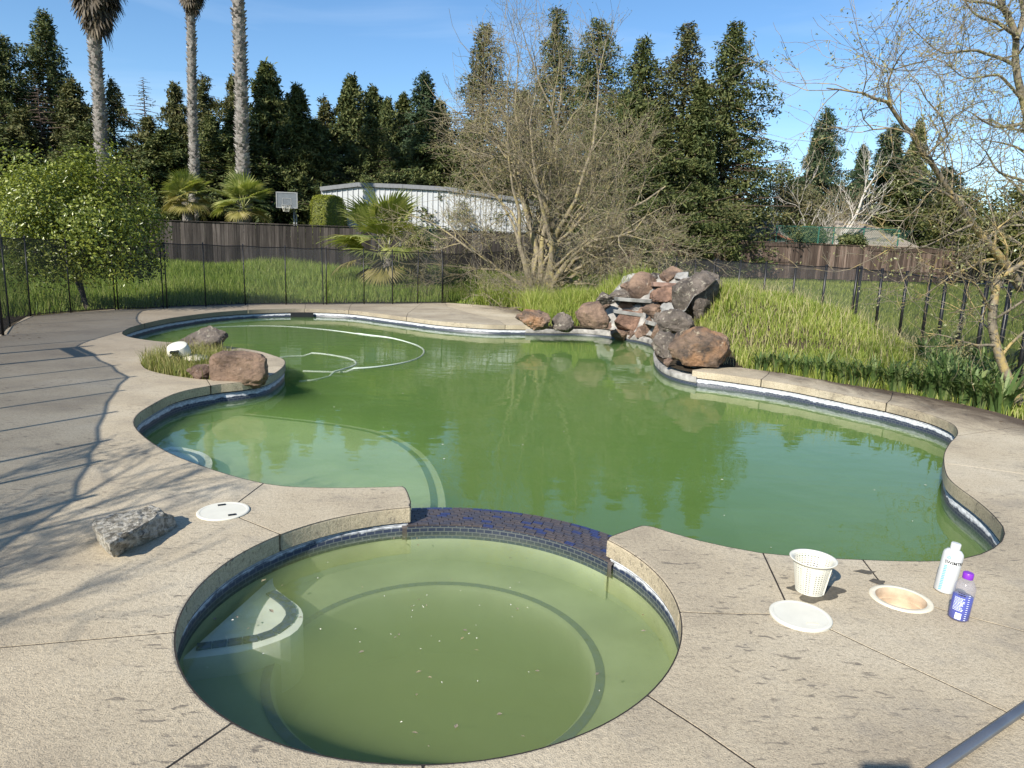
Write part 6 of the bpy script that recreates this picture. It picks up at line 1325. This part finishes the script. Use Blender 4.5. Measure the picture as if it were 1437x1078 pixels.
litter('leaf_litter', 'dry leaves and twigs scattered along the planted edge of the deck', rl, .022, M['litter'], .003)
# bare tree whose shadow falls on the left of the deck (stands outside the picture)
r_ = np.random.default_rng(77); segs = []; tips = []
for k in range(6): a = k * 1.05; grow(segs, tips, (0, 0, .9), (cos(a) * .75 + .15, sin(a) * .75 + .15, .75), 1.15, .055, 4, r_, kids=(2, 5), ratio=.68, ang=.65, up=.04, minr=.006)
segs.append((np.array([0, 0, -.1]), np.array([0, 0, .95]), .11, .09)); V, Fc = tubes(segs); ot = empty('bare_tree', (-4.75, .2, 0), 0, 'bare tree standing beside the left fence near the camera', 'tree'); link('branches', fast('branches', V, Fc), M['twig'], ot)
print('TOTAL objects', len(bpy.data.objects), 'faces', sum(len(m.polygons) for m in bpy.data.meshes))

# ------------------------------------------------------------------ the photographer, standing behind the camera, whose phone casts the shadow at the bottom right
me = bpy.data.meshes.new('body'); ftx = []
J = dict(pel=(0, 0, .95, .15), sp=(0, .01, 1.15, .135), ch=(0, .02, 1.36, .15), nk=(0, .03, 1.52, .06), hd=(0, .07, 1.62, .095), ht=(0, .07, 1.72, .085),
    hl=(-.1, 0, .90, .10), kl=(-.11, .02, .5, .065), al=(-.12, 0, .09, .045), tl=(-.13, .15, .04, .04), hr=(.1, 0, .90, .10), kr=(.11, .02, .5, .065), ar=(.12, 0, .09, .045), tr=(.13, .15, .04, .04),
    sl=(-.17, .02, 1.43, .065), el=(-.25, .16, 1.22, .045), wl=(-.10, .36, 1.40, .03), pl=(-.085, .40, 1.455, .032), sr=(.17, .02, 1.43, .065), er=(.25, .16, 1.22, .045), wr=(.10, .36, 1.40, .03), pr=(.085, .40, 1.455, .032))
names = list(J); E_ = [('pel','sp'),('sp','ch'),('ch','nk'),('nk','hd'),('hd','ht'),('pel','hl'),('hl','kl'),('kl','al'),('al','tl'),('pel','hr'),('hr','kr'),('kr','ar'),('ar','tr'),('ch','sl'),('sl','el'),('el','wl'),('wl','pl'),('ch','sr'),('sr','er'),('er','wr'),('wr','pr')]
for sgn, p_ in ((-1, 'pl'), (1, 'pr')):
    for k in range(4):
        a = f'f{p_}{k}'; b_ = a + 'b'; z_ = 1.44 + k * .019; J[a] = (sgn * .078, .425, z_ + .01, .010); J[b_] = (sgn * (.055 - .004 * abs(k - 1)), .437, z_ + .012, .0085); names += [a, b_]; E_ += [(p_, a), (a, b_)]
    a = f't{p_}'; b_ = a + 'b'; J[a] = (sgn * .07, .385, 1.47, .012); J[b_] = (sgn * .045, .40, 1.49, .010); names += [a, b_]; E_ += [(p_, a), (a, b_)]
me.from_pydata([J[n_][:3] for n_ in names], [(names.index(a), names.index(b_)) for a, b_ in E_], [])
per = empty('person', (0, -.47, 0), 0, 'person in dark clothes standing behind the camera holding up a phone', 'person')
M['cloth'] = simple('dark_clothing', (0.03, 0.035, 0.05), .9, .2); M['skin'] = simple('skin', (0.45, 0.28, 0.20), .5, .1)
ob = link('body', me, M['cloth'], per); m = ob.modifiers.new('skin', 'SKIN'); m.use_smooth_shade = True
for k, n_ in enumerate(names): me.skin_vertices[0].data[k].radius = (J[n_][3], J[n_][3])
me.skin_vertices[0].data[0].use_root = True
ob.modifiers.new('sub', 'SUBSURF').render_levels = 1
ph = B().box((0, 0, 0), (.15, .009, .072)).make('phone', M['black'], None, False, .004); ph.location = (0, -.035, 1.487); tag(ph, 'black phone held up level in both hands at the viewpoint', 'phone')
